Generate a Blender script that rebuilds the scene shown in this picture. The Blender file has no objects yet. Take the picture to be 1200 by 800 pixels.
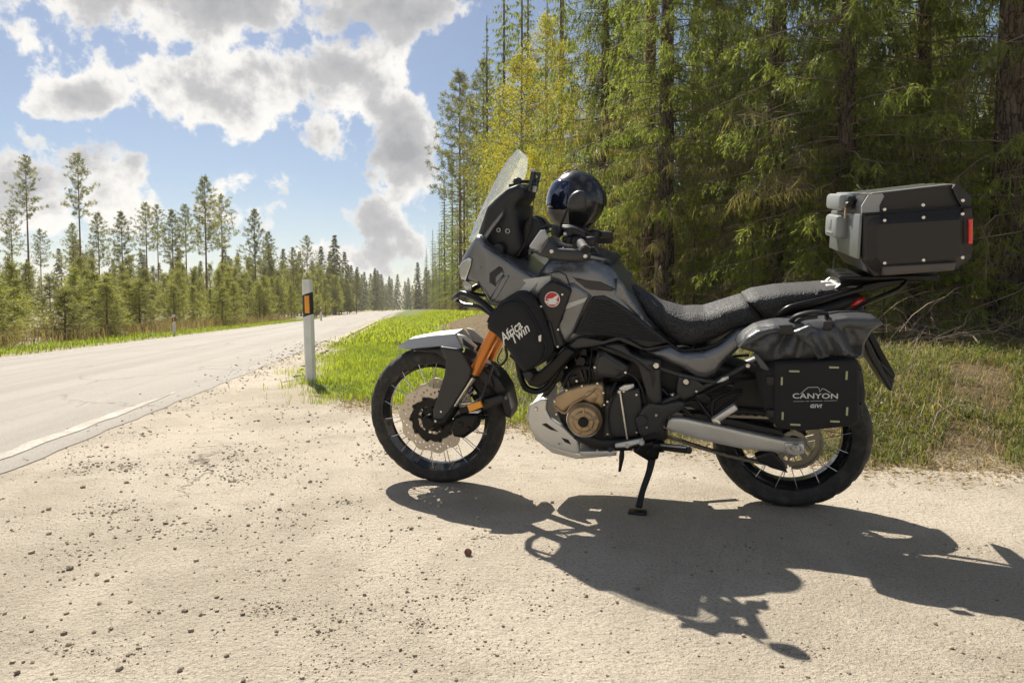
import bpy, bmesh, math, random
import numpy as np
from mathutils import Vector, Matrix
from mathutils.geometry import delaunay_2d_cdt
R = math.radians
PI = math.pi
rng = np.random.default_rng(7)
random.seed(7)
scene = bpy.context.scene
col = scene.collection

# ------------------------------------------------------------------ camera
CAM_H, CAM_F, CAM_PITCH = 0.8371, 800.0, 0.04818
cam_data = bpy.data.cameras.new('camera')
cam_data.sensor_width = 36.0
cam_data.lens = CAM_F / 1200.0 * 36.0
cam_data.clip_start = 0.05
cam_data.clip_end = 5000
cam = bpy.data.objects.new('camera', cam_data)
cam.location = (0, 0, CAM_H)
cam.rotation_euler = (PI / 2 - CAM_PITCH, 0, 0)
col.objects.link(cam)
scene.camera = cam

# ------------------------------------------------------------------ light
SUN_EL, SUN_AZ = R(50.3), R(-25.2)          # azimuth measured from +Y towards +X
sun_data = bpy.data.lights.new('sun', 'SUN')
sun_data.energy = 3.8
sun_data.angle = R(0.55)
sun_data.color = (1.0, 0.93, 0.82)
sun = bpy.data.objects.new('sun', sun_data)
sd = Vector((math.sin(SUN_AZ) * math.cos(SUN_EL), math.cos(SUN_AZ) * math.cos(SUN_EL), math.sin(SUN_EL)))
sun.rotation_euler = sd.to_track_quat('Z', 'Y').to_euler()
sun.location = (-20, 20, 30)
col.objects.link(sun)

scene.view_settings.view_transform = 'Standard'
scene.view_settings.look = 'None'
scene.view_settings.exposure = 1.08
scene.view_settings.gamma = 1.0
scene.view_settings.use_curve_mapping = False
scene.cycles.max_bounces = 8
scene.cycles.transparent_max_bounces = 12
scene.cycles.use_denoising = True
scene.cycles.adaptive_threshold = 0.02
scene.cycles.diffuse_bounces = 3
scene.cycles.glossy_bounces = 3


class NT:
    """small helper for writing node trees"""
    def __init__(self, tree):
        self.t = tree
        self.n = tree.nodes
        self.l = tree.links

    def add(self, typ, **kw):
        nd = self.n.new(typ)
        for k, v in kw.items():
            setattr(nd, k, v)
        return nd

    def put(self, sock, v):
        if hasattr(v, 'is_output'):
            self.l.new(v, sock)
        else:
            sock.default_value = v

    def math(self, op, a, b=0.0, c=None, clamp=False):
        nd = self.add('ShaderNodeMath', operation=op, use_clamp=clamp)
        self.put(nd.inputs[0], a)
        self.put(nd.inputs[1], b)
        if c is not None:
            self.put(nd.inputs[2], c)
        return nd.outputs[0]

    def vmath(self, op, a, b=(0, 0, 0)):
        nd = self.add('ShaderNodeVectorMath', operation=op)
        self.put(nd.inputs[0], a)
        self.put(nd.inputs[1], b)
        return nd.outputs['Value'] if op in ('LENGTH', 'DOT_PRODUCT', 'DISTANCE') else nd.outputs[0]

    def mix(self, fac, a, b, blend='MIX'):
        nd = self.add('ShaderNodeMix', data_type='RGBA', blend_type=blend)
        self.put(nd.inputs[0], fac)
        self.put(nd.inputs[6], a if not isinstance(a, tuple) or len(a) == 4 else a + (1,))
        self.put(nd.inputs[7], b if not isinstance(b, tuple) or len(b) == 4 else b + (1,))
        return nd.outputs[2]

    def noise(self, vec, scale, detail=4, rough=0.55, dist=0.0, color=False):
        nd = self.add('ShaderNodeTexNoise')
        if vec is not None:
            self.put(nd.inputs['Vector'], vec)
        nd.inputs['Scale'].default_value = scale
        nd.inputs['Detail'].default_value = detail
        nd.inputs['Roughness'].default_value = rough
        nd.inputs['Distortion'].default_value = dist
        return nd.outputs[1 if color else 0]

    def ramp(self, fac, stops):
        nd = self.add('ShaderNodeValToRGB')
        el = nd.color_ramp.elements
        while len(el) < len(stops):
            el.new(0.5)
        for e, (p, c) in zip(el, stops):
            e.position = p
            e.color = c if len(c) == 4 else tuple(c) + (1,)
        self.put(nd.inputs[0], fac)
        return nd.outputs[0]

    def smooth(self, v, a, b, lo=0.0, hi=1.0):
        nd = self.add('ShaderNodeMapRange', interpolation_type='SMOOTHSTEP')
        self.put(nd.inputs[0], v)
        for i, x in enumerate((a, b, lo, hi)):
            nd.inputs[i + 1].default_value = x
        return nd.outputs[0]


# ------------------------------------------------------------------ sky with broken cumulus
world = bpy.data.worlds.new('World')
scene.world = world
world.use_nodes = True
world.node_tree.nodes.clear()
W = NT(world.node_tree)
sky = W.add('ShaderNodeTexSky', sky_type='NISHITA', sun_disc=False)
sky.sun_elevation = SUN_EL
sky.sun_rotation = SUN_AZ
sky.air_density = 1.0
sky.dust_density = 0.6
sky.ozone_density = 2.0
sky.altitude = 100
geo = W.add('ShaderNodeTexCoord').outputs['Generated']
sep = W.add('ShaderNodeSeparateXYZ')
W.put(sep.inputs[0], geo)
dy = W.math('MAXIMUM', sep.outputs[1], 0.08)
cu = W.math('DIVIDE', sep.outputs[0], dy)
cv = W.math('DIVIDE', sep.outputs[2], dy)
cmb = W.add('ShaderNodeCombineXYZ')
W.put(cmb.inputs[0], cu)
W.put(cmb.inputs[1], cv)
uv = cmb.outputs[0]
# cloud bodies: azimuth/elevation tangent, size (tangent units), weight
def sk(px, py):
    return ((px - 600) / CAM_F, (361 - py) / CAM_F)
CL = [(250, 10, 280, 78, 1), (490, -5, 125, 66, .9), (110, 15, 100, 62, .85), (300, 112, 185, 74, 1.15), (420, 115, 95, 90, 1.05),
      (470, 175, 54, 76, .68), (446, 262, 34, 34, .58), (105, 120, 95, 32, .72), (132, 190, 88, 48, 1), (0, 235, 90, 90, 1.05),
      (230, 255, 115, 50, .9), (395, 312, 130, 36, .78), (480, 300, 40, 36, .64), (60, 308, 100, 45, .72)]
acc = None
for (px, py, rx, ry, wt) in CL:
    c = sk(px, py)
    v = W.vmath('MULTIPLY', W.vmath('SUBTRACT', uv, (c[0], c[1], 0)), (CAM_F / rx, CAM_F / ry, 0))
    b = W.math('MULTIPLY', W.math('SUBTRACT', 1.25, W.vmath('LENGTH', v), clamp=True), wt * 1.05)
    acc = b if acc is None else W.math('SMOOTH_MAX', acc, b, 0.25)
# away from the view the same broken cover goes on
gen = W.smooth(W.noise(geo, 2.6, 2, 0.55), 0.46, 0.66, 0.0, 1.0)
front = W.math('MULTIPLY', W.smooth(sep.outputs[1], 0.35, 0.62), W.smooth(cv, 0.62, 0.46))
base = W.math('ADD', W.math('MULTIPLY', acc, front), W.math('MULTIPLY', gen, W.math('SUBTRACT', 1.0, front)))
fb = W.noise(geo, 8.6, 9, 0.60, 0.1)
dens = W.math('ADD', base, W.math('MULTIPLY', W.math('SUBTRACT', fb, 0.5), 4.3))
alpha = W.smooth(dens, 0.46, 0.76)
fb2 = W.noise(W.vmath('ADD', geo, (.35, .1, .62)), 7.5, 5, 0.55, 0.2)
thick = W.math('ADD', W.math('MULTIPLY', dens, .42), W.math('MULTIPLY', W.math('SUBTRACT', fb2, 0.5), 1.15))
ccol = W.ramp(thick, [(.13, (.49, .475, .45)), (.27, (.44, .43, .415)), (.44, (.27, .27, .275)), (.74, (.18, .185, .195))])
ccol = W.mix(1.0, ccol, (10, 10, 10), 'MULTIPLY')
skyc = W.mix(1.0, sky.outputs[0], (.46, .44, .43), 'MULTIPLY')
haze_v = W.smooth(sep.outputs[2], 0.0, 0.18, 0.2, 0.0)
skyc = W.mix(haze_v, skyc, (4.2, 4.5, 4.7))
outc = W.mix(alpha, skyc, ccol)
world.cycles.sampling_method = 'MANUAL'
world.cycles.sample_map_resolution = 256
bg = W.add('ShaderNodeBackground')
W.put(bg.inputs[0], outc)
bg.inputs[1].default_value = 0.1
wo = W.add('ShaderNodeOutputWorld')
W.l.new(bg.outputs[0], wo.inputs[0])

# ------------------------------------------------------------------ object helpers
def props(o, label=None, cat=None, group=None, kind=None):
    for k, v in (('label', label), ('category', cat), ('group', group), ('kind', kind)):
        if v:
            o[k] = v
    return o

def empty(name, loc=(0, 0, 0), rot=(0, 0, 0), **kw):
    o = bpy.data.objects.new(name, None)
    o.empty_display_size = 0.1
    o.location = loc
    o.rotation_euler = rot
    col.objects.link(o)
    return props(o, **kw)

def link(name, me, mat=None, parent=None, loc=None, rot=None, scale=None, **kw):
    if mat is not None:
        me.materials.clear()
        me.materials.append(mat)
    o = bpy.data.objects.new(name, me)
    col.objects.link(o)
    if parent is not None:
        o.parent = parent
    if loc is not None:
        o.location = loc
    if rot is not None:
        o.rotation_euler = rot
    if scale is not None:
        o.scale = scale
    return props(o, **kw)

def mesh(name, V, F, smooth=False, sharp=None):
    me = bpy.data.meshes.new(name)
    me.from_pydata([tuple(map(float, v)) for v in V], [], [tuple(map(int, f)) for f in F])
    me.validate()
    if smooth:
        me.shade_smooth()
        if sharp:
            me.set_sharp_from_angle(angle=R(sharp))
    return me

def mesh_np(name, V, F, attr=None, smooth=False):
    """V (n,3), F (m,k) uniform faces; attr: per-vertex float named tint"""
    me = bpy.data.meshes.new(name)
    V = np.asarray(V, np.float32)
    F = np.asarray(F, np.int32)
    m, k = F.shape
    me.vertices.add(len(V))
    me.vertices.foreach_set('co', V.ravel())
    me.loops.add(m * k)
    me.loops.foreach_set('vertex_index', F.ravel())
    me.polygons.add(m)
    me.polygons.foreach_set('loop_start', np.arange(0, m * k, k, dtype=np.int32))
    if attr is not None:
        a = me.attributes.new('tint', 'FLOAT', 'POINT')
        a.data.foreach_set('value', np.asarray(attr, np.float32))
    me.update(calc_edges=True)
    if smooth:
        me.shade_smooth()
    return me

def bm_mesh(name, bm, smooth=True, sharp=38):
    bmesh.ops.recalc_face_normals(bm, faces=bm.faces)
    me = bpy.data.meshes.new(name)
    bm.to_mesh(me)
    bm.free()
    if smooth:
        me.shade_smooth()
        me.set_sharp_from_angle(angle=R(sharp))
    return me

def merge(name, parts, smooth=True, sharp=38):
    """join several (V,F) into one mesh"""
    V, F = [], []
    for v, f in parts:
        n = len(V)
        V += [tuple(p) for p in v]
        F += [tuple(i + n for i in q) for q in f]
    bm = bmesh.new()
    bv = [bm.verts.new(p) for p in V]
    for q in F:
        try:
            bm.faces.new([bv[i] for i in q])
        except ValueError:
            pass
    return bm_mesh(name, bm, smooth, sharp)

def copy_tree(o, parent=None):
    c = o.copy()
    col.objects.link(c)
    c.parent = parent
    for ch in o.children:
        copy_tree(ch, c)
    return c

# ------------------------------------------------------------------ materials
MATS = {}
def mat(name, color, rough=0.5, metal=0.0, spec=0.5, coat=0.0, bump=None, var=None, emit=None):
    """plain procedural material; var=(scale, amount) mottles the colour, bump=(scale, strength, dist)"""
    m = bpy.data.materials.new(name)
    m.use_nodes = True
    t = NT(m.node_tree)
    p = t.n['Principled BSDF']
    p.inputs['Base Color'].default_value = tuple(color) + (1,)
    p.inputs['Roughness'].default_value = rough
    p.inputs['Metallic'].default_value = metal
    p.inputs['Specular IOR Level'].default_value = spec
    p.inputs['Coat Weight'].default_value = coat
    p.inputs['Coat Roughness'].default_value = 0.05
    oc = t.add('ShaderNodeTexCoord').outputs['Object']
    if var:
        f = t.noise(oc, var[0], 5, 0.6)
        lo = tuple(max(0, c * (1 - var[1])) for c in color)
        hi = tuple(c * (1 + var[1]) for c in color)
        t.put(p.inputs['Base Color'], t.mix(t.smooth(f, 0.3, 0.7), lo, hi))
        t.put(p.inputs['Roughness'], t.math('ADD', t.math('MULTIPLY', t.math('SUBTRACT', f, 0.5), 0.25), rough, clamp=True))
    if bump:
        f = t.noise(oc, bump[0], 3, 0.6)
        b = t.add('ShaderNodeBump')
        b.inputs['Strength'].default_value = bump[1]
        b.inputs['Distance'].default_value = bump[2]
        t.put(b.inputs['Height'], f)
        t.put(p.inputs['Normal'], b.outputs[0])
    if emit:
        p.inputs['Emission Color'].default_value = tuple(emit[0]) + (1,)
        p.inputs['Emission Strength'].default_value = emit[1]
    MATS[name] = m
    return m

def leaf_mat(name, c0, c1, trans=0.45, rough=0.55, objvar=0.25, through=(1.5, 1.45, 0.7)):
    """two-sided foliage: colour between c0 and c1 by per-vertex tint, with light passing through"""
    m = bpy.data.materials.new(name)
    m.use_nodes = True
    t = NT(m.node_tree)
    t.n.clear()
    at = t.add('ShaderNodeAttribute', attribute_name='tint').outputs['Fac']
    oi = t.add('ShaderNodeObjectInfo').outputs['Random']
    c = t.mix(at, c0, c1)
    v = t.math('ADD', t.math('MULTIPLY', oi, objvar * 2), 1 - objvar)
    hs = t.add('ShaderNodeHueSaturation')
    t.put(hs.inputs['Color'], c)
    t.put(hs.inputs['Value'], v)
    c = hs.outputs[0]
    d = t.add('ShaderNodeBsdfPrincipled')
    t.put(d.inputs['Base Color'], c)
    d.inputs['Roughness'].default_value = rough
    d.inputs['Specular IOR Level'].default_value = 0.3
    tr = t.add('ShaderNodeBsdfTranslucent')
    t.put(tr.inputs[0], t.mix(1.0, c, through, 'MULTIPLY'))
    mx = t.add('ShaderNodeMixShader')
    mx.inputs[0].default_value = trans
    t.l.new(d.outputs[0], mx.inputs[1])
    t.l.new(tr.outputs[0], mx.inputs[2])
    o = t.add('ShaderNodeOutputMaterial')
    t.l.new(mx.outputs[0], o.inputs[0])
    MATS[name] = m
    return m
# ================================================================== THE SETTING
RD = np.array([-0.1544, 0.988])          # road direction
RN = np.array([-0.988, -0.1544])         # perpendicular, to the left
def rp(s, p):
    return RD * s + RN * p
ROAD_R, ROAD_L = 2.02, 6.75

def sstep(x, a, b):
    t = np.clip((x - a) / (b - a), 0, 1)
    return t * t * (3 - 2 * t)

# back edge of the gravel lot, y as a function of x
LX = np.array([-2.6, -2.1, -1.2, 0.0, .25, 1.2, 1.8, 2.5, 4, 9, 30])
LY = np.array([6.8, 6.25, 5.7, 4.75, 4.35, 4.0, 3.52, 3.42, 3.2, 3.0, 3.0])
def lot_y(x):
    return np.interp(x, LX, LY)

def vnoise(x, y, seed=0):
    return (np.sin(x * 1.7 + seed) * np.cos(y * 1.3 - seed * 2) + .5 * np.sin(x * 3.9 - y * 2.7 + seed) + .25 * np.sin(x * 8.3 + y * 7.1 + 3 * seed)) / 1.75

def hgt(x, y):
    x = np.asarray(x, float); y = np.asarray(y, float)
    s = x * RD[0] + y * RD[1]; p = x * RN[0] + y * RN[1]
    d = y - lot_y(x)                       # metres behind the lot's back edge
    right = sstep(p, -.2, -3.2)
    bank = right * (.40 * sstep(d, .1, 2.3) + .22 * sstep(d, 3, 14))
    rough = (vnoise(x * 1.6, y * 1.6, 1) * .045 + vnoise(x * 4, y * 4, 2) * .02) * sstep(d, 0, 1.2) * sstep(p, ROAD_R, ROAD_R - 1.5)
    lot = (d < .4)
    sink = -.035 * (1 - sstep(d, -.1, .25)) * sstep(p, ROAD_R + .6, ROAD_R) - .05 * sstep(p, ROAD_R - .9, ROAD_R - .1) * (p <= 4.8)- .05 * sstep(p, ROAD_L + .6, ROAD_L - .1) * (p > 4.8)
    left = sstep(p, ROAD_L + .5, ROAD_L + 2) * (-.15) + sstep(p, ROAD_L + 3, ROAD_L + 14) * .5
    return bank + rough + sink + left

# --- ground sheet to the horizon
def graded(a, b, fine0, fine1, step, grow):
    v = list(np.arange(fine0, fine1, step))
    s = step; x = fine1
    while x < b:
        v.append(x); s *= grow; x += s
    v.append(b)
    s = step; x = fine0 - step
    lo = []
    while x > a:
        lo.append(x); s *= grow; x -= s
    lo.append(a)
    return np.array(lo[::-1] + v)
gx = graded(-900, 900, -6, 7, .12, 1.08)
gy = graded(-60, 1500, 2, 12, .12, 1.06)
GX, GY = np.meshgrid(gx, gy)
GZ = hgt(GX, GY)
nx, ny = len(gx), len(gy)
V = np.stack([GX, GY, GZ], -1).reshape(-1, 3)
ii, jj = np.meshgrid(np.arange(nx - 1), np.arange(ny - 1))
i0 = (jj * nx + ii).ravel()
F = np.stack([i0, i0 + 1, i0 + nx + 1, i0 + nx], 1)
# zone attribute: 0 forest litter .. 1 fresh verge
pp = V[:, 0] * RN[0] + V[:, 1] * RN[1]
dd = V[:, 1] - lot_y(V[:, 0])
zone = np.maximum(sstep(pp, -1.9, -.5), sstep(V[:, 1], 14, 18) * sstep(pp, -4.5, -1.2) * sstep(V[:, 1], 26, 23) * .0) * sstep(dd, .25, 1.0)
zone = np.maximum(zone, sstep(pp, -3.5, -1.5) * sstep(V[:, 1], 30, 34))
zone = np.maximum(zone, sstep(pp, ROAD_L, ROAD_L + .5) * sstep(pp, ROAD_L + 2.2, ROAD_L + 1) * .9)
gm = mesh_np('ground', V, F, attr=zone, smooth=True)
sp_ = V[:, 0] * RD[0] + V[:, 1] * RD[1]
mm_ = np.minimum(dd, ROAD_R - (.25 + .55 * np.exp(-(np.maximum(sp_, 0) - 7) / 7)) - pp)
da = gm.attributes.new('dust', 'FLOAT', 'POINT')          # grit carried off the lot onto the soil beside it
da.data.foreach_set('value', (1 - sstep(mm_, .05, .65)).astype(np.float32))

def ground_material():
    m = bpy.data.materials.new('soil_and_turf'); m.use_nodes = True
    t = NT(m.node_tree); p = t.n['Principled BSDF']
    oc = t.add('ShaderNodeTexCoord').outputs['Object']
    z = t.add('ShaderNodeAttribute', attribute_name='tint').outputs['Fac']
    n1 = t.noise(oc, 1.1, 5, .6); n2 = t.noise(oc, 9, 6, .65); n3 = t.noise(oc, 60, 3, .6)
    litter = t.mix(t.smooth(n2, .3, .7), (.085, .06, .035), (.21, .155, .09))
    turf = t.mix(t.smooth(n2, .35, .7), (.07, .12, .02), (.19, .24, .05))
    du = t.add('ShaderNodeAttribute', attribute_name='dust').outputs['Fac']
    fac = t.math('ADD', z, t.math('MULTIPLY', t.math('SUBTRACT', n1, .5), .7), clamp=True)
    c = t.mix(t.smooth(fac, .35, .65), litter, turf)
    c = t.mix(t.math('MULTIPLY', n3, .35), c, (.3, .24, .15))
    dm_ = t.smooth(t.math('ADD', du, t.math('MULTIPLY', t.math('SUBTRACT', n2, .5), 1.1)), .3, .75)
    t.put(p.inputs['Base Color'], t.mix(dm_, c, (.44, .38, .29)))
    p.inputs['Roughness'].default_value = .95
    p.inputs['Specular IOR Level'].default_value = .1
    b = t.add('ShaderNodeBump'); b.inputs['Strength'].default_value = .8; b.inputs['Distance'].default_value = .03
    t.put(b.inputs['Height'], t.math('ADD', n2, n3)); t.put(p.inputs['Normal'], b.outputs[0])
    return m
ground = link('ground', gm, ground_material(), kind='structure')

# --- gravel lot
def lot_material():
    m = bpy.data.materials.new('worn_asphalt_and_grit'); m.use_nodes = True
    t = NT(m.node_tree); p = t.n['Principled BSDF']
    oc = t.add('ShaderNodeTexCoord').outputs['Object']
    big = t.noise(oc, .8, 5, .6, .4); mid = t.noise(oc, 6, 5, .65); fine = t.noise(oc, 110, 4, .75); grit = t.noise(oc, 300, 2, .6)
    c = t.mix(t.smooth(big, .38, .62), (.41, .355, .275), (.56, .495, .395))
    c = t.mix(t.smooth(mid, .48, .72, 0, .6), c, (.36, .31, .24))
    worn = t.noise(t.vmath('MULTIPLY', oc, (1, .45, 1)), 1.9, 6, .7, .6)
    c = t.mix(t.smooth(worn, .5, .66, 0, .55), c, (.60, .53, .42))
    vo = t.add('ShaderNodeTexVoronoi'); t.put(vo.inputs['Vector'], oc); vo.inputs['Scale'].default_value = 210
    speck = t.smooth(vo.outputs['Distance'], .18, .34)
    hue = t.noise(oc, 95, 1, .5)
    c = t.mix(t.math('MULTIPLY', t.smooth(hue, .5, .72), .5), c, (.22, .19, .15))
    c = t.mix(t.math('MULTIPLY', t.smooth(fine, .52, .68), .75), c, (.17, .14, .105))
    c = t.mix(t.math('MULTIPLY', t.smooth(grit, .52, .68), .6), c, (.66, .58, .46))
    # cracks in the surface
    wv = t.add('ShaderNodeTexVoronoi', feature='DISTANCE_TO_EDGE'); wv.inputs['Scale'].default_value = .55
    t.put(wv.inputs['Vector'], t.vmath('ADD', oc, t.vmath('MULTIPLY', t.noise(oc, 2.2, 6, .7, color=True), (.5, .5, .5))))
    crack = t.math('MULTIPLY', t.smooth(wv.outputs['Distance'], .006, .0), t.smooth(t.noise(oc, .7, 2), .52, .62))
    c = t.mix(t.math('MULTIPLY', crack, .6), c, (.10, .08, .06))
    t.put(p.inputs['Base Color'], c)
    p.inputs['Roughness'].default_value = .9; p.inputs['Specular IOR Level'].default_value = .25
    b = t.add('ShaderNodeBump'); b.inputs['Strength'].default_value = 1.0; b.inputs['Distance'].default_value = .0075
    hh = t.math('ADD', t.math('MULTIPLY', fine, 1.2), t.math('MULTIPLY', grit, .5))
    hh = t.math('ADD', hh, t.math('MULTIPLY', mid, 1.5))
    hh = t.math('ADD', hh, t.math('MULTIPLY', t.noise(oc, 45, 3, .6), 1.6))
    hh = t.math('SUBTRACT', hh, t.math('MULTIPLY', crack, 1.5))
    t.put(b.inputs['Height'], hh); t.put(p.inputs['Normal'], b.outputs[0])
    return m
bnd = []
for s in np.arange(-14, 7.4, .14):           # along the road edge
    w = .03 * vnoise(s * 5, 1, 4)
    bnd.append(rp(s, ROAD_R + .12 + w))
for s in np.arange(7.4, 60, .25):            # gravel shoulder running off beside the road
    bnd.append(rp(s, ROAD_R + .1))
for s in np.arange(60, 7.2, -.22):
    taper = .22 + .55 * math.exp(-(s - 7) / 7)
    bnd.append(rp(s, ROAD_R - taper + (.10 * vnoise(s * 2.1, 3, 1) + .07 * vnoise(s * 7, 1, 2)) * min(1, 20 / s)))
xs = np.arange(-2.05, 12, .1)
for x in xs:
    bnd.append(np.array([x, lot_y(x) + .12 * vnoise(x * 2.3, 0, 2) + .07 * vnoise(x * 9, 0, 5) + .03 * vnoise(x * 23, 0, 6)]))
bnd += [np.array([12, -14])]
bnd = np.array(bnd)
ip = [Vector(b) for b in bnd]
ed = [(i, (i + 1) % len(bnd)) for i in range(len(bnd))]
res = delaunay_2d_cdt(ip, ed, [], 1, 1e-6)
lot = link('gravel_lot', mesh('gravel_lot', [(v.x, v.y, .0) for v in res[0]], res[2]), lot_material(), kind='structure')

# --- road
def road_material():
    m = bpy.data.materials.new('sun_bleached_asphalt'); m.use_nodes = True
    t = NT(m.node_tree); p = t.n['Principled BSDF']
    oc = t.add('ShaderNodeTexCoord').outputs['Object']
    mp = t.vmath('MULTIPLY', oc, (1, .12, 1))
    rt = t.add('ShaderNodeVectorRotate', rotation_type='Z_AXIS'); t.put(rt.inputs['Vector'], oc); rt.inputs['Angle'].default_value = -math.atan2(.1544, .988)
    lane = t.noise(t.vmath('MULTIPLY', rt.outputs[0], (1.4, .05, 1)), 1.2, 4, .6)
    big = t.noise(oc, .6, 5, .6); fine = t.noise(oc, 120, 3, .75); grit = t.noise(oc, 300, 2, .6)
    c = t.mix(t.smooth(lane, .35, .65), (.265, .24, .205), (.335, .305, .262))
    c = t.mix(t.smooth(big, .45, .75, 0, .5), c, (.26, .225, .175))
    c = t.mix(t.math('MULTIPLY', t.smooth(fine, .48, .66), .7), c, (.11, .10, .09))
    wv = t.add('ShaderNodeTexVoronoi', feature='DISTANCE_TO_EDGE'); wv.inputs['Scale'].default_value = .38
    t.put(wv.inputs['Vector'], t.vmath('ADD', oc, t.vmath('MULTIPLY', t.noise(oc, 1.5, 6, .75, color=True), (.9, .9, .9))))
    crack = t.math('MULTIPLY', t.smooth(wv.outputs['Distance'], .010, .002), t.smooth(t.noise(oc, .4, 2), .46, .56))
    c = t.mix(t.math('MULTIPLY', crack, .65), c, (.09, .08, .07))
    c = t.mix(t.math('MULTIPLY', t.smooth(grit, .55, .75), .5), c, (.5, .45, .37))
    t.put(p.inputs['Base Color'], c)
    p.inputs['Roughness'].default_value = .8
    b = t.add('ShaderNodeBump'); b.inputs['Strength'].default_value = .8; b.inputs['Distance'].default_value = .006
    t.put(b.inputs['Height'], fine); t.put(p.inputs['Normal'], b.outputs[0])
    return m
ss = np.concatenate([np.arange(-14, 40, .15), np.arange(40, 120, 1.0), np.arange(120, 290, 4)])
def road_bend(s):                              # the road swings away gently at its far end
    return -np.clip(s - 130, 0, None) ** 2 * .0006
LV, RV = [], []
for s in ss:
    b = road_bend(s)
    LV.append((*rp(s, ROAD_L + b + .05 * vnoise(s, 2, 3)), .004))
    RV.append((*rp(s, ROAD_R + b + .035 * vnoise(s * 2.3, 5, 7)), .004))
n = len(ss)
V = RV + LV
F = [(i, i + 1, n + i + 1, n + i) for i in range(n - 1)]
road = link('road', mesh('road', V, F), road_material(), kind='structure')

def paint_material():
    m = bpy.data.materials.new('worn_road_paint'); m.use_nodes = True
    t = NT(m.node_tree); p = t.n['Principled BSDF']
    oc = t.add('ShaderNodeTexCoord').outputs['Object']
    n = t.math('ADD', t.math('MULTIPLY', t.noise(oc, 5, 5, .7), .6), t.math('MULTIPLY', t.noise(oc, 60, 4, .7), .4))
    t.put(p.inputs['Base Color'], t.mix(t.smooth(n, .37, .52), (.60, .56, .49), (.33, .295, .245)))
    p.inputs['Roughness'].default_value = .8
    return m
PV, PF = [], []
def strip(s0, s1, p0, wd, step=.2, jit=.012):
    s = np.arange(s0, s1 + step, step); n0 = len(PV)
    for k, a in enumerate(s):
        tp = 1.0
        if s1 - a < 1.2: tp = max(.15, (s1 - a) / 1.2)
        PV.append((*rp(a, p0 - wd * tp / 2 + jit * vnoise(a * 6, 0, 1)), .008)); PV.append((*rp(a, p0 + wd * tp / 2 + jit * vnoise(a * 6, 9, 1)), .008))
    for k in range(len(s) - 1):
        q = n0 + 2 * k; PF.append((q, q + 2, q + 3, q + 1))
strip(-12, 7.1, ROAD_R + .24, .105, jit=.025)
link('edge_line', mesh('edge_line', PV, PF), paint_material(), kind='structure')
PV, PF = [], []
strip(-8, 90, ROAD_L - .28, .09)
link('far_edge_line', mesh('far_edge_line', PV, PF), paint_material(), kind='structure')

# ------------------------------------------------------------------ blades and leaves (numpy)
def unit(v):
    return v / np.maximum(np.linalg.norm(v, axis=-1, keepdims=True), 1e-9)

def kites(base, d, length, width, mid=.4, rand=None, fold=None):
    """diamond leaves: base, two side points, tip"""
    n = len(base)
    r = rng.normal(size=(n, 3)) if rand is None else rand
    side = unit(np.cross(d, r))
    L = length[:, None]
    w = width[:, None]
    b = base
    m = base + d * L * mid
    V = np.stack([b, m - side * w / 2, base + d * L, m + side * w / 2], 1).reshape(-1, 3)
    F = (np.arange(n) * 4)[:, None] + np.array([[0, 1, 2, 3]])
    return V, F

def tri_tubes(paths, radii, sides=4):
    """tubes along polylines: paths (n,k,3), radii (n,k)"""
    n, k, _ = paths.shape
    tan = np.gradient(paths, axis=1)
    tan = unit(tan)
    ref = np.where(np.abs(tan[..., 2:3]) > .9, np.array([1., 0, 0]), np.array([0, 0, 1.]))
    a = unit(np.cross(tan, ref)); b = np.cross(tan, a)
    an = np.arange(sides) * 2 * PI / sides
    ring = paths[:, :, None, :] + radii[:, :, None, None] * (np.cos(an)[None, None, :, None] * a[:, :, None, :] + np.sin(an)[None, None, :, None] * b[:, :, None, :])
    V = ring.reshape(-1, 3)
    idx = np.arange(n * k * sides).reshape(n, k, sides)
    q0 = idx[:, :-1, :]; q1 = idx[:, 1:, :]
    F = np.stack([q0, np.roll(q0, -1, 2), np.roll(q1, -1, 2), q1], -1).reshape(-1, 4)
    return V, F

class Acc:
    def __init__(self):
        self.V = []; self.F = []; self.T = []; self.n = 0
    def add(self, V, F, tint):
        self.V.append(V); self.F.append(F + self.n); self.n += len(V)
        self.T.append(np.broadcast_to(tint, (len(V),)) if np.ndim(tint) == 0 else tint)
    def mesh(self, name, smooth=False):
        return mesh_np(name, np.concatenate(self.V), np.concatenate(self.F), np.concatenate(self.T), smooth)

def trunk_mesh(name, h, r0, bend=.15, seg=12, rings=28, flare=1.5, top=.12):
    z = np.linspace(0, 1, rings) ** 1.25 * h
    zz = z / h
    rad = r0 * ((1 - zz) * (1 - top) + top) * (1 + (flare - 1) * np.exp(-z / (.9 * r0 + .12)))
    a, b = rng.uniform(-1, 1, 2) * bend
    cx = a * np.sin(zz * 2.2) * h * .03; cy = b * np.sin(zz * 1.7 + .4) * h * .03
    cx -= cx[0]; cy -= cy[0]
    an = np.linspace(0, 2 * PI, seg, endpoint=False)
    lump = 1 + .07 * np.sin(an * 3 + rng.uniform(0, 6))[None, :] * np.exp(-z / .8)[:, None] + .03 * rng.normal(size=(rings, seg))
    X = cx[:, None] + rad[:, None] * lump * np.cos(an); Y = cy[:, None] + rad[:, None] * lump * np.sin(an)
    Z = np.repeat((z - .15 * (zz < 1e-6))[:, None], seg, 1)
    V = np.stack([X, Y, Z], -1).reshape(-1, 3)
    idx = np.arange(rings * seg).reshape(rings, seg)
    F = np.stack([idx[:-1], np.roll(idx[:-1], -1, 1), np.roll(idx[1:], -1, 1), idx[1:]], -1).reshape(-1, 4)
    return mesh_np(name, V, F, zz.repeat(seg), True), (lambda q: (np.interp(q, z, cx), np.interp(q, z, cy), np.interp(q, z, rad)))

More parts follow.
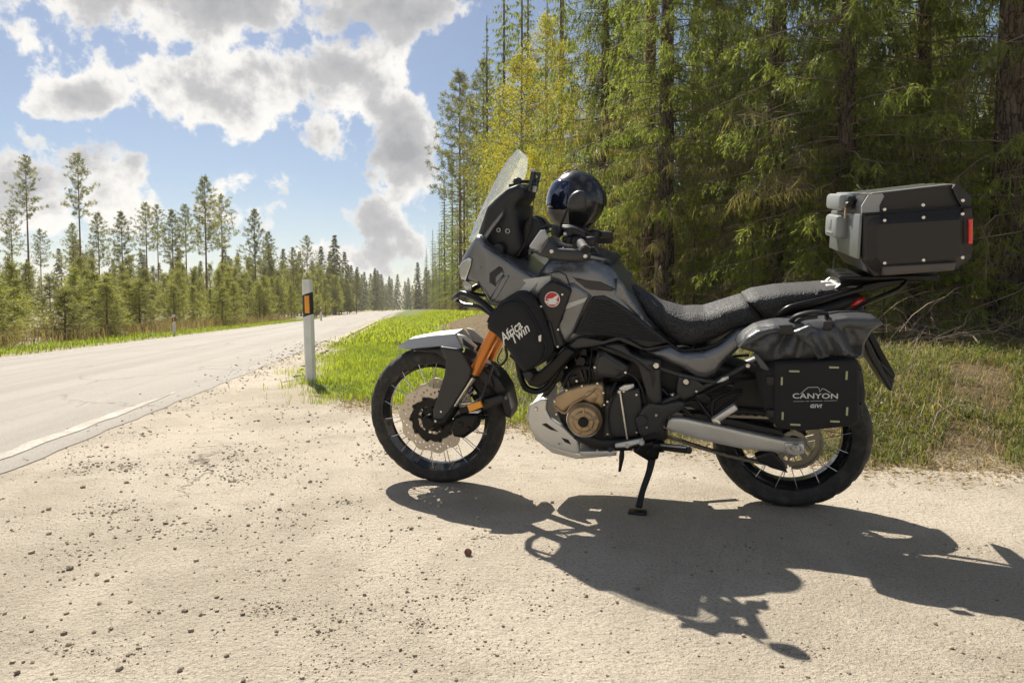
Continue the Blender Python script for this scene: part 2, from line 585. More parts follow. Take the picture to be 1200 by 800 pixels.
def bark_mat(name, lo, mid_, hi, sc=9, split=(.25, .5)):
    m = bpy.data.materials.new(name); m.use_nodes = True
    t = NT(m.node_tree); p = t.n['Principled BSDF']
    oc = t.add('ShaderNodeTexCoord').outputs['Object']
    at = t.add('ShaderNodeAttribute', attribute_name='tint').outputs['Fac']
    st = t.vmath('MULTIPLY', oc, (1, 1, .22))
    vo = t.add('ShaderNodeTexVoronoi', feature='DISTANCE_TO_EDGE'); vo.inputs['Scale'].default_value = sc * 2
    t.put(vo.inputs['Vector'], t.vmath('ADD', st, t.vmath('MULTIPLY', t.noise(oc, 12, 4, color=True), (.06, .06, .06))))
    n = t.noise(st, sc * 3, 6, .7)
    c = t.mix(t.smooth(at, *split), lo, hi)
    c = t.mix(t.smooth(n, .35, .7), c, mid_)
    c = t.mix(t.smooth(vo.outputs['Distance'], .12, .0), c, tuple(x * .35 for x in lo))
    t.put(p.inputs['Base Color'], c); p.inputs['Roughness'].default_value = .95; p.inputs['Specular IOR Level'].default_value = .1
    b = t.add('ShaderNodeBump'); b.inputs['Strength'].default_value = 1; b.inputs['Distance'].default_value = .02
    t.put(b.inputs['Height'], t.math('ADD', vo.outputs['Distance'], t.math('MULTIPLY', n, .4))); t.put(p.inputs['Normal'], b.outputs[0])
    return m
BARK_S = bark_mat('spruce_bark', (.10, .075, .055), (.20, .16, .125), (.13, .10, .08))
BARK_P = bark_mat('pine_bark', (.13, .085, .06), (.22, .155, .11), (.29, .155, .085), split=(.12, .42))
BARK_B = bark_mat('pale_bark', (.22, .20, .17), (.40, .38, .33), (.35, .32, .27))
TWIG = mat('dead_twig', (.25, .195, .14), .9, spec=.1, var=(3, .35))
NEED_S = leaf_mat('spruce_needles', (.094, .112, .040), (.30, .31, .085), .60, through=(1.25, 1.4, .65))
NEED_Y = leaf_mat('young_spruce_needles', (.10, .13, .025), (.27, .30, .05), .55)
NEED_P = leaf_mat('pine_needles', (.10, .112, .045), (.24, .25, .09), .55)
NEED_PY = leaf_mat('young_pine_needles', (.13, .145, .055), (.29, .30, .10), .58)
LEAF_B = leaf_mat('spring_leaves', (.20, .20, .025), (.42, .38, .05), .62)
LICH = leaf_mat('hanging_lichen', (.12, .11, .055), (.29, .26, .12), .5)

def spruce(name, h, rad, r0, z0, dead_to, dense=1.0, needle=NEED_S, detail_to=9.0, twig_len=.42, coarse=.10):
    """trunk, drooping green crown, dead lower limbs with lichen"""
    tm, axis = trunk_mesh(name + '_trunk', h, r0)
    tm.materials.append(BARK_S)
    A = Acc()
    z = z0
    bp, br = [], []
    while z < h - .25:
        nb = rng.integers(4, 7) if z < detail_to else 4
        cx, cy, _ = axis(z)
        L0 = rad * (1 - z / h) ** .75 * (.55 + .45 * min(1, (z - z0) / 1.5 + .5))
        a0 = rng.uniform(0, 6.28)
        for k in range(nb):
            L = max(.18, L0 * rng.uniform(.55, 1.12))
            az = a0 + k * 6.28 / nb + rng.uniform(-.4, .4)
            ca, sa = math.cos(az), math.sin(az)
            t = np.linspace(0, 1, 7)
            droop = rng.uniform(.22, .5) * (1 - .6 * z / h)
            zz = z + L * (.10 * t - droop * t ** 1.5 * 1.2 + .30 * droop * np.clip(t - .65, 0, 1) * 2) + rng.uniform(-.05, .1)
            wob = rng.normal(0, .04, 7) * L * t
            P = np.stack([cx + ca * L * t - sa * wob, cy + sa * L * t + ca * wob, zz], 1)
            bp.append(P); br.append((.006 + .006 * L) * (1.05 - t))
            step = (.075 if z < detail_to else .17) / dense
            nt = max(4, int(L * 2 / step))
            tt = rng.uniform(.12, 1, nt)
            base = np.stack([np.interp(tt, t, P[:, i]) for i in range(3)], 1)
            sg = rng.choice([-1, 1], nt)
            side = np.stack([-sa * sg, ca * sg, np.zeros(nt)], 1)
            out = np.array([ca, sa, 0])
            hang = rng.uniform(.6, 3.2, nt)
            d = unit(side * rng.uniform(.3, .9, nt)[:, None] + out * rng.uniform(.15, .7, nt)[:, None] + np.array([0, 0, -1]) * hang[:, None])
            ln = twig_len * rng.uniform(.45, 1.15, nt) * (.6 + .5 * (1 - tt)) * (1 if z < detail_to else 1.25) * min(1, .45 + L / 2)
            tint0 = rng.uniform(0, .22) + rng.uniform(0, .4, nt) + .4 * tt * rng.uniform(.2, 1, nt)
            wd = np.full(nt, .009 if z < detail_to else coarse)
            v, f = kites(base, d, ln, wd, .35)
            A.add(v, f, np.repeat(tint0, 4))
            if z < detail_to:
                ns = 11
                q = rng.uniform(.1, .98, (nt, ns))
                b2 = (base[:, None] + d[:, None] * (ln[:, None] * q)[..., None]).reshape(-1, 3)
                d2 = unit(np.repeat(d, ns, 0) * .75 + rng.normal(0, .55, (nt * ns, 3)) + np.array([0, 0, -.35]))
                l2 = rng.uniform(.035, .105, nt * ns)
                v, f = kites(b2, d2, l2, np.full(len(l2), .0135) * rng.uniform(.7, 1.4, len(l2)), .45)
                A.add(v, f, np.repeat(np.clip(np.repeat(tint0, ns) + rng.normal(0, .12, nt * ns), 0, 1), 4))
        z += rng.uniform(.16, .30) if z < detail_to else .42
    cm = A.mesh(name + '_crown'); cm.materials.append(needle)
    D = Acc()
    v, f = tri_tubes(np.array(bp), np.array(br), 3)
    D.add(v, f, .5)
    dm = None
    LA = Acc()
    dp, dr = [], []
    nd = int(dead_to * 17)
    for k in range(nd):
        zc = rng.uniform(.4, dead_to); az = rng.uniform(0, 6.28); L = rng.uniform(.5, 1.0) * rad * .85
        cx, cy, _ = axis(zc); t = np.linspace(0, 1, 7)
        ca, sa = math.cos(az), math.sin(az)
        wob = np.cumsum(rng.normal(0, .05, 7)) * L
        P = np.stack([cx + ca * L * t - sa * wob, cy + sa * L * t + ca * wob, zc + L * (.08 * t - rng.uniform(.1, .55) * t ** 1.6) + np.cumsum(rng.normal(0, .02, 7)) * L], 1)
        P[:, 2] = np.maximum(P[:, 2], .03)
        dp.append(P); dr.append(.011 * (1.08 - t) * L / 1.6)
        for j in range(rng.integers(4, 9)):
            q = rng.uniform(.25, .95); b0 = np.array([np.interp(q, t, P[:, i]) for i in range(3)])
            dv = unit(np.array([ca, sa, -.3]) + rng.normal(0, .7, 3)); l = rng.uniform(.15, .6)
            cv_ = np.array([0, 0, -rng.uniform(0, .5)])
            dp.append(b0 + t[:, None] * dv * l + (t ** 2)[:, None] * cv_ * l + np.cumsum(rng.normal(0, .02, (7, 3)), 0) * l)
            dr.append(.0045 * (1.1 - t))
        nl = int(L * 60)
        q = rng.uniform(.2, 1, nl)
        b0 = np.stack([np.interp(q, t, P[:, i]) for i in range(3)], 1)
        v, f = kites(b0, unit(rng.normal(0, .35, (nl, 3)) + np.array([0, 0, -1])), rng.uniform(.06, .32, nl), rng.uniform(.005, .014, nl))
        LA.add(v, f, np.repeat(rng.uniform(0, 1, nl), 4))
    if dp:
        v, f = tri_tubes(np.array(dp), np.array(dr), 3); D.add(v, f, .8)
    dm = D.mesh(name + '_limbs', True); dm.materials.append(TWIG)
    lm = None
    if nd:
        lm = LA.mesh(name + '_lichen'); lm.materials.append(LICH)
    return dict(trunk=tm, crown=cm, limbs=dm, lichen=lm)

def pine(name, h, crown_from, rad, r0, ntuft=260, tuft=22, nl=.17, conic=.7, needle=NEED_P, w=.017, limbs=40, top_round=.3):
    tm, axis = trunk_mesh(name + '_trunk', h, r0, flare=1.25, top=.1)
    tm.materials.append(BARK_P)
    D = Acc(); A = Acc()
    paths, rr = [], []
    per = max(3, ntuft // limbs)
    for k in range(limbs):
        u = (k + rng.uniform(0, 1)) / limbs
        z = crown_from + (h - crown_from) * u
        L = rad * ((1 - u) ** conic * (1 - top_round) + top_round * (1 - u ** 4)) * rng.uniform(.45, 1.15) * min(1, .55 + u * 2.2)
        L = max(L, .12)
        az = k * 2.399 + rng.uniform(-.5, .5)
        cx, cy, _ = axis(z); t = np.linspace(0, 1, 6)
        ca, sa = math.cos(az), math.sin(az)
        rise = rng.uniform(.05, .5) + .5 * u
        wob = np.cumsum(rng.normal(0, .05, 6)) * L
        P = np.stack([cx + ca * L * t - sa * wob, cy + sa * L * t + ca * wob, z + L * (rise * t ** 1.4 - .12 * t)], 1)
        paths.append(P); rr.append((.008 + .010 * L) * (1.08 - t))
        nt = max(2, int(per * (.4 + L / rad)))
        q = rng.uniform(.3, 1.02, nt)
        c = np.stack([np.interp(q, t, P[:, i]) for i in range(3)], 1) + rng.normal(0, .09 * L + .04, (nt, 3)) * np.array([1, 1, .6])
        for j in range(nt):
            ax = unit(np.array([ca * .5, sa * .5, .8]) + rng.normal(0, .4, 3))
            sp = rng.uniform(-.12, .16, tuft)
            b0 = c[j] + ax * sp[:, None]
            d = unit(ax * rng.uniform(.2, .9, tuft)[:, None] + rng.normal(0, .75, (tuft, 3)))
            v, f = kites(b0, d, nl * rng.uniform(.6, 1.2, tuft), np.full(tuft, w), .4)
            A.add(v, f, np.repeat(np.clip(rng.uniform(.1, .7) + rng.normal(0, .15, tuft), 0, 1), 4))
    for k in range(int(crown_from * 2.2)):                      # short dead stubs below the crown
        z = rng.uniform(.15, 1) * crown_from; az = rng.uniform(0, 6.28); L = rng.uniform(.15, .5) * rad
        cx, cy, _ = axis(z); t = np.linspace(0, 1, 6)
        P = np.stack([cx + math.cos(az) * L * t, cy + math.sin(az) * L * t, z - .15 * L * t + np.cumsum(rng.normal(0, .02, 6))], 1)
        paths.append(P); rr.append(.008 * (1.1 - t))
    v, f = tri_tubes(np.array(paths), np.array(rr), 3); D.add(v, f, .5)
    cm = A.mesh(name + '_crown'); cm.materials.append(needle)
    dm = D.mesh(name + '_limbs', True); dm.materials.append(BARK_P)
    return dict(trunk=tm, crown=cm, limbs=dm, lichen=None)

def broadleaf(name, h, rad, r0, nleaf=26000, z0=1.2, leaf=.05, limbs=70, needle=LEAF_B):
    tm, axis = trunk_mesh(name + '_trunk', h, r0, flare=1.2, top=.06)
    tm.materials.append(BARK_B)
    D = Acc(); A = Acc(); paths, rr = [], []
    for k in range(limbs):
        u = (k + rng.uniform(0, 1)) / limbs
        z = z0 + (h - z0) * u * .97
        L = max(.3, rad * math.sin(PI * min(.98, .22 + .76 * u)) ** .8 * rng.uniform(.5, 1.15))
        az = k * 2.399 + rng.uniform(-.6, .6); cx, cy, _ = axis(z); t = np.linspace(0, 1, 7)
        ca, sa = math.cos(az), math.sin(az)
        wob = np.cumsum(rng.normal(0, .06, 7)) * L
        P = np.stack([cx + ca * L * t - sa * wob, cy + sa * L * t + ca * wob, z + L * (rng.uniform(.35, .9) * t - .35 * t ** 2)], 1)
        paths.append(P); rr.append((.006 + .008 * L) * (1.06 - t))
        for j in range(6):
            q = rng.uniform(.25, .95); b0 = np.array([np.interp(q, t, P[:, i]) for i in range(3)])
            dv = unit(np.array([ca, sa, .2]) + rng.normal(0, .8, 3)); l = L * rng.uniform(.2, .45)
            P2 = b0 + t[:, None] * dv * l + np.cumsum(rng.normal(0, .03, (7, 3)), 0) * l
            paths.append(P2); rr.append(.004 * (1.1 - t))
            nn = max(4, nleaf // (limbs * 6))
            q2 = rng.uniform(.05, 1.05, nn)
            c = np.stack([np.interp(q2, t, P2[:, i]) for i in range(3)], 1) + rng.normal(0, .10 + .05 * l, (nn, 3))
            d = unit(rng.normal(0, 1, (nn, 3)) + np.array([0, 0, -.5]))
            v, f = kites(c, d, leaf * rng.uniform(.6, 1.3, nn), leaf * .75 * rng.uniform(.6, 1.2, nn), .45)
            A.add(v, f, np.repeat(np.clip(rng.uniform(.2, .8) + rng.normal(0, .18, nn), 0, 1), 4))
    v, f = tri_tubes(np.array(paths), np.array(rr), 3); D.add(v, f, .5)
    cm = A.mesh(name + '_crown'); cm.materials.append(needle)
    dm = D.mesh(name + '_limbs', True); dm.materials.append(BARK_B)
    return dict(trunk=tm, crown=cm, limbs=dm, lichen=None)

def plant_tree(kind, name, x, y, rz, sc, label, group=None, cat='tree', lean=0.0):
    o = empty(name, (x, y, float(hgt(x, y)) - .03), (lean, 0, rz), label=label, cat=cat, group=group)
    o.scale = (sc, sc, sc) if np.ndim(sc) == 0 else sc
    for pn, key in (('trunk', 'trunk'), ('crown', 'crown'), ('limbs', 'limbs'), ('lichen', 'lichen')):
        if kind.get(key) is not None:
            link(pn, kind[key], None, o, kind=None if pn == 'trunk' else 'stuff')
    return o
# ------------------------------------------------------------------ tree kinds
SP = [spruce('spruce_a', 11, 2.6, .15, 1.3, 3.0, .92, detail_to=12), spruce('spruce_b', 12.5, 2.3, .18, 2.3, 4.4, .85, detail_to=12), spruce('spruce_c', 10, 2.8, .14, .7, 1.5, .95, detail_to=12)]
ST = [spruce('tall_spruce_a', 19, 2.5, .17, 1.2, 2.5, 3.0, detail_to=.5, coarse=.045, twig_len=.34), spruce('tall_spruce_b', 21, 2.2, .19, 2.0, 3.5, 3.0, detail_to=.5, coarse=.045, twig_len=.34), spruce('tall_spruce_c', 17, 2.7, .15, .7, 1.0, 3.0, detail_to=.5, coarse=.045, twig_len=.34)]
SY = [spruce('young_spruce', 5.2, 1.25, .05, .15, 0, .9, NEED_Y, 6.0, .26)]
PT = [pine('tall_pine_a', 17, 9.5, 2.7, .16, 620, 20, .26, .55, w=.034, limbs=58), pine('tall_pine_b', 15, 6.8, 2.5, .14, 700, 20, .26, .7, w=.034, limbs=70), pine('tall_pine_c', 18, 11.0, 2.3, .15, 480, 20, .26, .5, w=.034, limbs=50)]
PY = [pine('young_pine_a', 5.2, .5, 1.35, .05, 560, 15, .19, .8, w=.028, limbs=84, top_round=.05, needle=NEED_PY), pine('young_pine_b', 6.4, 1.4, 1.5, .06, 560, 15, .20, .75, w=.028, limbs=80, top_round=.1, needle=NEED_PY), pine('young_pine_c', 4.2, .3, 1.2, .045, 460, 15, .18, .8, w=.026, limbs=70, top_round=.05, needle=NEED_PY)]
BL = [broadleaf('birch_a', 11, 2.3, .08, 22000), broadleaf('birch_b', 8, 1.9, .06, 17000, .6)]
FAR_S = [spruce('far_spruce', 20, 2.4, .18, 1.0, 0, .30, NEED_S, .5, .55)]

# right-hand forest edge -------------------------------------------------
OLD_S = spruce('old_spruce', 14, 2.4, .20, 4.4, 4.6, .8, detail_to=12)
near = [  # kind, px at base, depth, rot, scale, label
    (OLD_S, 1178, 8.4, .4, 1.0, 'old spruce with thick grey trunk at the right edge of the photo'),
    (SP[0], 1075, 9.6, 2.0, .95, 'dark spruce standing right behind the top case'),
    (SP[0], 985, 9.2, 4.1, 1.0, 'spruce with hanging shoots just left of the top case'),
    (SP[1], 905, 10.4, 1.2, .9, 'spruce with dead lower limbs behind the pillion seat'),
    (SP[2], 838, 13.4, 3.0, .9, 'dense spruce behind the rider seat with drooping boughs'),
    (SP[0], 706, 15.5, 5.2, 1.05, 'tall spruce behind the helmet, its boughs hung with lichen'),
    (SP[1], 778, 11.8, 2.2, .95, 'spruce whose boughs cross the orange-barked pine trunk'),
    (SP[2], 1290, 8.0, .9, 1.0, 'dense spruce cut by the right border of the photo'),
]
for k, px, d, rz, sc, lb in near:
    plant_tree(k, 'spruce_tree', (px - 600) / 800 * d, d, rz, (sc, sc, sc), lb, 'spruces along the lot')
pine_k = pine('old_pine', 21, 9.5, 2.6, .125, 300, 16, .2, .5, w=.03, limbs=40)
plant_tree(pine_k, 'pine_tree', (757 - 600) / 800 * 12.6, 12.6, 1.0, 1.0, 'old pine with flaky orange bark above the rider seat')
plant_tree(pine_k, 'pine_tree', (812 - 600) / 800 * 16.5, 16.5, 2.4, .9, 'thin straight pine trunk right of the orange-barked pine')
for px, d, rz, sc, lb in ((812, 10.6, .3, .48, 'small bright green spruce sapling behind the dip of the seat'), (1035, 7.6, 2, .26, 'knee-high spruce seedling on the bank under the top case'), (1120, 8.0, 4, .55, 'young spruce between the top case and the old trunk'), (880, 9.4, 1, .4, 'low spruce sapling behind the pillion seat'), (955, 8.6, 3, .5, 'light green young spruce left of the top case'), (845, 11.5, 5, .75, 'taller bright young spruce behind the rear of the rider seat'), (735, 12.0, 2, .5, 'young spruce behind the seat nose')):
    plant_tree(SY[0], 'spruce_sapling', (px - 600) / 800 * d, d, rz, sc, lb)
for px, d, rz, sc, k, lb in ((640, 24, .3, .95, 0, 'yellow-green birch shining behind the windscreen and helmet'), (600, 31, 2.2, 1.0, 1, 'smaller yellow-green birch left of the windscreen top'), (668, 19.5, 4, .8, 1, 'yellow-leaved young birch right above the helmet'), (585, 42, 5, 1.1, 0, 'pale yellow birch among the roadside spruces beyond the windscreen'), (625, 17.5, 1, .55, 1, 'low birch bush behind the handlebar'), (612, 21, 3.1, 1.0, 1, 'bushy yellow-green birch directly behind the windscreen'), (692, 16.5, .7, .8, 1, 'yellow-green birch right of the helmet')):
    plant_tree(BL[k], 'birch_tree', (px - 600) / 800 * d, d, rz, sc, lb)
# second and third rows fill the wood behind
rr_ = np.random.default_rng(21)
for d0, cnt in ((13.5, 5), (17.5, 6), (23, 9), (30, 11)):
    for k in range(cnt):
        px = 700 - (d0 - 13) * 3.5 + (1330 - 680) * (k + rr_.uniform(.1, .9)) / cnt + 40
        d = d0 * rr_.uniform(.93, 1.12)
        plant_tree(SP[rr_.integers(0, 3)], 'spruce_tree', (px - 600) / 800 * d, d, rr_.uniform(0, 6.28), rr_.uniform(.85, 1.15) * {13.5: .72, 17.5: .85, 23: 1.1, 30: 1.35}[d0], 'spruce standing deeper in the dark wood on the right', 'spruces deep in the right-hand wood')
for k, (px, d, t_, sc) in enumerate(((590, 36, 0, 1.0), (612, 33, 2, 1.0), (655, 28, 1, .95), (572, 47, 1, .95), (566, 55, 0, .85), (585, 52, 2, 1.0), (545, 66, 0, 1.0), (560, 70, 1, 1.05), (530, 84, 0, 1.0), (536, 75, 2, .75), (548, 90, 1, 1.1), (522, 104, 1, 1.0), (530, 118, 0, 1.0), (515, 128, 2, .95), (518, 150, 0, 1.0), (508, 160, 1, .9), (500, 190, 0, .9), (510, 210, 1, 1.0), (620, 45, 1, 1.1), (600, 60, 0, 1.1), (640, 40, 2, 1.1))):
    plant_tree(ST[t_], 'spruce_tree', (px - 600) / 800 * d, d, k * 1.7, sc, 'roadside spruce in the receding row left of the windscreen', 'spruces receding along the right of the road')
plant_tree(PT[1], 'pine_tree', (540 - 600) / 800 * 58, 58, .6, 1.32, 'tallest loose-crowned pine at the left end of the right-hand wood')
plant_tree(PT[1], 'pine_tree', (566 - 600) / 800 * 50, 50, 2.6, 1.2, 'slender pine with bare lower stem just right of the tallest roadside pine')

# left of the road --------------------------------------------------------
tall = [(36, 188, 62, 2, 'leftmost of the two tallest pines, bare stem with a narrow top'), (97, 186, 60, 2, 'right one of the two tallest pines left of the road'),
        (17, 250, 60, 0, 'pine at the left border below the tallest pine'), (50, 272, 70, 0, 'middling pine between the two tallest pines'), (88, 265, 74, 1, 'shorter pine close behind the second tallest pine'), (118, 253, 64, 1, 'bushy pine just right of the two tallest pines'),
        (146, 250, 40, 1, 'broad full-crowned pine left of the paired slender pines'), (174, 242, 66, 0, 'left one of a pair of slender pines'), (187, 244, 70, 2, 'right one of a pair of slender pines'), (205, 250, 62, 1, 'dark round-topped pine left of the tall central pine'),
        (220, 244, 68, 0, 'pine pressed against the tall central pine on its left'), (243, 210, 60, 1, 'tall central pine of the left wood with a dark full crown'), (262, 232, 72, 0, 'pine leaning on the right of the tall central pine'), (300, 245, 64, 1, 'dark broad pine with domed crown left of the marker post'), (316, 272, 78, 1, 'shorter dark pine between the domed pine and the marker post'),
        (345, 288, 74, 1, 'dark pine just left of the marker post top'), (361, 275, 86, 0, 'pine rising right behind the near marker post'), (385, 312, 100, 1, 'first pine right of the near marker post'), (400, 318, 115, 0, 'second pine right of the near marker post'), (418, 314, 120, 1, 'pointed pine third to the right of the near marker post')]
for k, (px, ty, d, t_, lb) in enumerate(tall):
    hh = (361 - ty) * d / 800 + CAM_H - .1
    ph = {0: 17, 1: 15, 2: 18}[t_]
    plant_tree(PT[t_], 'pine_tree', (px - 600) / 800 * d, d, k * 2.1, hh / ph, lb, 'tall pines left of the road')
rl = np.random.default_rng(5)
FRONT = []
for d0, gap, n_ in ((0, 0, 40), (1, 1.5, 40), (2, 3.2, 38), (3, 5.5, 36), (4, 9, 32), (5, 14, 26)):
    for k in range(n_):
        s = 7 + 120 * ((k + rl.uniform(0, 1)) / n_) ** 1.5
        p = ROAD_L + 2.0 + gap + rl.uniform(-.9, 1.4) + s * .01
        x, y = rp(s, p)
        ki = rl.integers(0, 3); kind = PY[ki]
        ytop = rl.uniform(*[(322, 342), (316, 338), (312, 334), (310, 332), (306, 330), (304, 328)][d0])
        hh = max(1.5, CAM_H + (361 - ytop) * y / 800 + .1)
        sz = hh / (5.2, 6.4, 4.2)[ki]; sx_ = max(sz * 1.15, .72)
        sc = (sx_, sx_, sz)
        ot = plant_tree(kind, 'young_pine', x, y, rl.uniform(0, 6.28), sc,
                   'young green pine in the front row of the thicket left of the road' if d0 == 0 else 'young green pine inside the thicket left of the road',
                   'front row of young pines' if d0 == 0 else 'young pines inside the thicket')
        if d0 == 0: FRONT.append((600 + 800 * x / y, ot))
ORD = ['first', 'second', 'third', 'fourth', 'fifth', 'sixth', 'seventh', 'eighth', 'ninth', 'tenth', 'eleventh', 'twelfth', 'thirteenth', 'fourteenth']
for k, (px, ot) in enumerate(sorted([q for q in FRONT if q[0] > 0], key=lambda q: q[0])[:14]):
    ot['label'] = 'young pine at the front of the left thicket, %s from the left border' % ORD[k]
# far wood closing the view: reads as one mass
A_V, A_F, A_T = Acc(), None, None
cvs = FAR_S[0]['crown']
nv = len(cvs.vertices); co = np.empty(nv * 3, np.float32); cvs.vertices.foreach_get('co', co); co = co.reshape(-1, 3)
nf = len(cvs.polygons); lf = np.empty(nf * 4, np.int32); cvs.loops.foreach_get('vertex_index', lf); lf = lf.reshape(-1, 4)
tt_ = np.empty(nv, np.float32); cvs.attributes['tint'].data.foreach_get('value', tt_)
keep = rng.permutation(nf)[:1700]
lf = lf[keep]
used, inv = np.unique(lf, return_inverse=True)
co = co[used]; tt_ = tt_[used]; lf = inv.reshape(-1, 4)
q4 = co[lf]; cen = q4.mean(1, keepdims=True); q4 = cen + (q4 - cen) * np.array([3.4, 3.4, 1.7]); co = q4.reshape(-1, 3); tt_ = np.repeat(tt_[lf[:, 0]], 4); lf = np.arange(len(co)).reshape(-1, 4)
for k in range(190):
    d = rng.uniform(190, 420)
    px = rng.uniform(395, 545) if k % 3 else rng.uniform(-60, 420)
    if k % 3 == 0: d = rng.uniform(120, 260)
    a = rng.uniform(0, 6.28); sc = rng.uniform(.65, .95)
    ca, sa = math.cos(a), math.sin(a)
    x0, y0 = (px - 600) / 800 * d, d
    s_ = x0 * RD[0] + y0 * RD[1]; p_ = x0 * RN[0] + y0 * RN[1]
    if ROAD_R - 3 + road_bend(s_) < p_ < ROAD_L + 3.5 + road_bend(s_) and d < 280: continue
    Vt = np.stack([(co[:, 0] * ca - co[:, 1] * sa) * 1.5 * sc + x0, (co[:, 0] * sa + co[:, 1] * ca) * 1.5 * sc + y0, co[:, 2] * sc * .8], 1)
    A_V.add(Vt, lf, tt_)
fw = A_V.mesh('far_wood')
link('far_wood', fw, NEED_P, label='distant conifer wood closing the end of the road', cat='wood', kind='stuff')
# ------------------------------------------------------------------ grass, litter, stones
GRASS = leaf_mat('fresh_grass', (.13, .19, .02), (.36, .42, .05), .55, .5, 0)
STRAW = leaf_mat('dry_grass', (.15, .12, .055), (.42, .34, .19), .3, .6, 0)
def blades(name, P, length, width, lean, material, tint, label, cat='grass'):
    """curved blades, two quads each"""
    n = len(P)
    az = rng.uniform(0, 6.28, n)
    out = np.stack([np.cos(az), np.sin(az), np.zeros(n)], 1)
    side = np.stack([-np.sin(az), np.cos(az), np.zeros(n)], 1)
    up = np.array([0, 0, 1.])
    L = length[:, None]; w = width[:, None]; ln = lean[:, None]
    m = P + up * L * .55 * np.sqrt(np.maximum(0, 1 - ln ** 2 * .5)) + out * L * .28 * ln
    tip = P + up * L * np.clip(1 - ln * .75, .06, 1) + out * L * ln * .95
    V = np.stack([P - side * w / 2, P + side * w / 2, m + side * w * .4, m - side * w * .4, tip], 1).reshape(-1, 3)
    b = (np.arange(n) * 5)[:, None]
    F = np.concatenate([b + np.array([[0, 1, 2]]), b + np.array([[0, 2, 3]]), b + np.array([[3, 2, 4]])])
    return link(name, mesh_np(name, V, F, np.repeat(tint, 5)), material, label=label, cat=cat, kind='stuff')
def scatter(n, x0, x1, y0, y1, test, pw=1.0):
    x = rng.uniform(x0, x1, n); y = y0 + (y1 - y0) * rng.uniform(0, 1, n) ** pw
    k = test(x, y)
    x, y = x[k], y[k]
    return np.stack([x, y, np.maximum(hgt(x, y), -.012)], 1)
def pp_(x, y): return x * RN[0] + y * RN[1]
def ss_(x, y): return x * RD[0] + y * RD[1]
def clump(x, y, f, seed): return vnoise(x * f, y * f, seed) + .5 * vnoise(x * f * 2.7, y * f * 2.7, seed + 3)
def verge_test(x, y):
    p = pp_(x, y); s = ss_(x, y)
    edge = ROAD_R - (.25 + .55 * np.exp(-(s - 7) / 7))
    inner = p - (np.where(y > 26, -3.5, -1.15) + .5 * vnoise(x, y, 6))
    m = np.minimum(np.minimum(edge - p, y - lot_y(x)), inner) + .42 * clump(x, y, 2.1, 31) * np.clip(20 / np.maximum(y, 5) - .4, .15, 1)
    return (rng.uniform(0, 1, len(x)) < sstep(m, -.32, .95) ** 1.4) & (clump(x, y, 1.3, 3) > -.85)
P1 = scatter(240000, -4.2, 2.5, 4.2, 16, verge_test, 1.25)
blades('verge_grass', P1, rng.uniform(.06, .19, len(P1)) * (.75 + .35 * clump(P1[:, 0], P1[:, 1], 1.1, 8)), rng.uniform(.003, .007, len(P1)), rng.uniform(.15, .95, len(P1)), GRASS, np.clip(.5 + .3 * clump(P1[:, 0], P1[:, 1], .8, 5) + rng.normal(0, .2, len(P1)), 0, 1), 'bright green roadside grass between road and wood')
P2 = scatter(90000, -10, 3, 15, 75, verge_test, 1.6)
blades('distant_verge_grass', P2, rng.uniform(.12, .25, len(P2)), rng.uniform(.012, .03, len(P2)), rng.uniform(.2, .9, len(P2)), GRASS, rng.uniform(.2, 1, len(P2)), 'bright green grass strip running away along the road')
def left_test(x, y):
    p = pp_(x, y)
    return (p > ROAD_L + .12 + rng.exponential(.1, len(x))) & (p < ROAD_L + 1.7 + rng.normal(0, .3, len(x)))
P3 = scatter(150000, -16, -3, 6, 60, left_test, 1.2)
blades('far_side_grass', P3, rng.uniform(.07, .2, len(P3)), rng.uniform(.008, .018, len(P3)), rng.uniform(.2, .9, len(P3)), GRASS, rng.uniform(0, .45, len(P3)), 'thin grass strip on the far side of the road')
def thick_test(x, y):
    p = pp_(x, y)
    return (p > ROAD_L + 1.1) & (p < ROAD_L + 6) & (clump(x, y, .9, 9) > -.3)
P3b = scatter(90000, -24, -3, 6, 50, thick_test, 1.2)
blades('thicket_undergrowth', P3b, rng.uniform(.2, .65, len(P3b)), rng.uniform(.008, .02, len(P3b)), rng.uniform(.1, .7, len(P3b)), STRAW, rng.uniform(0, .6, len(P3b)), 'dry straw-coloured undergrowth below the young pines', 'undergrowth')
# the bank right of and behind the motorcycle: straw and dull green mixed
def bank_test(x, y):
    d = y - lot_y(x)
    return (d > .05 + rng.exponential(.08, len(x))) & (d < 6) & (pp_(x, y) < -.9 + rng.normal(0, .35, len(x)) + .6 * vnoise(x, y, 6))
P4 = scatter(160000, -1.5, 8, 3, 10.5, bank_test, 1.1)
n4 = len(P4)
blades('bank_dry_grass', P4, np.where(rng.uniform(0, 1, n4) < .12, rng.uniform(.2, .42, n4), rng.uniform(.04, .2, n4)) * (.8 + .3 * clump(P4[:, 0], P4[:, 1], 1.7, 4)), rng.uniform(.0018, .0045, n4), rng.uniform(.55, 1.3, n4), STRAW, np.clip(rng.uniform(0, .9, n4) + .2 * clump(P4[:, 0], P4[:, 1], 2, 6), 0, 1), 'matted dry straw grass on the bank by the rear wheel')
def bank_g(x, y): return bank_test(x, y) & (clump(x, y, 1.9, 12) > -.2)
P5 = scatter(190000, -1.5, 8, 3.2, 10.5, bank_g, 1.1)
n5 = len(P5)
BANKG = leaf_mat('bank_green', (.065, .09, .02), (.19, .22, .05), .45, .5, 0)
blades('bank_green_grass', P5, rng.uniform(.04, .16, n5), rng.uniform(.003, .007, n5), rng.uniform(.3, 1.2, n5), BANKG, rng.uniform(0, 1, n5), 'dull green grass tufts on the bank by the rear wheel')
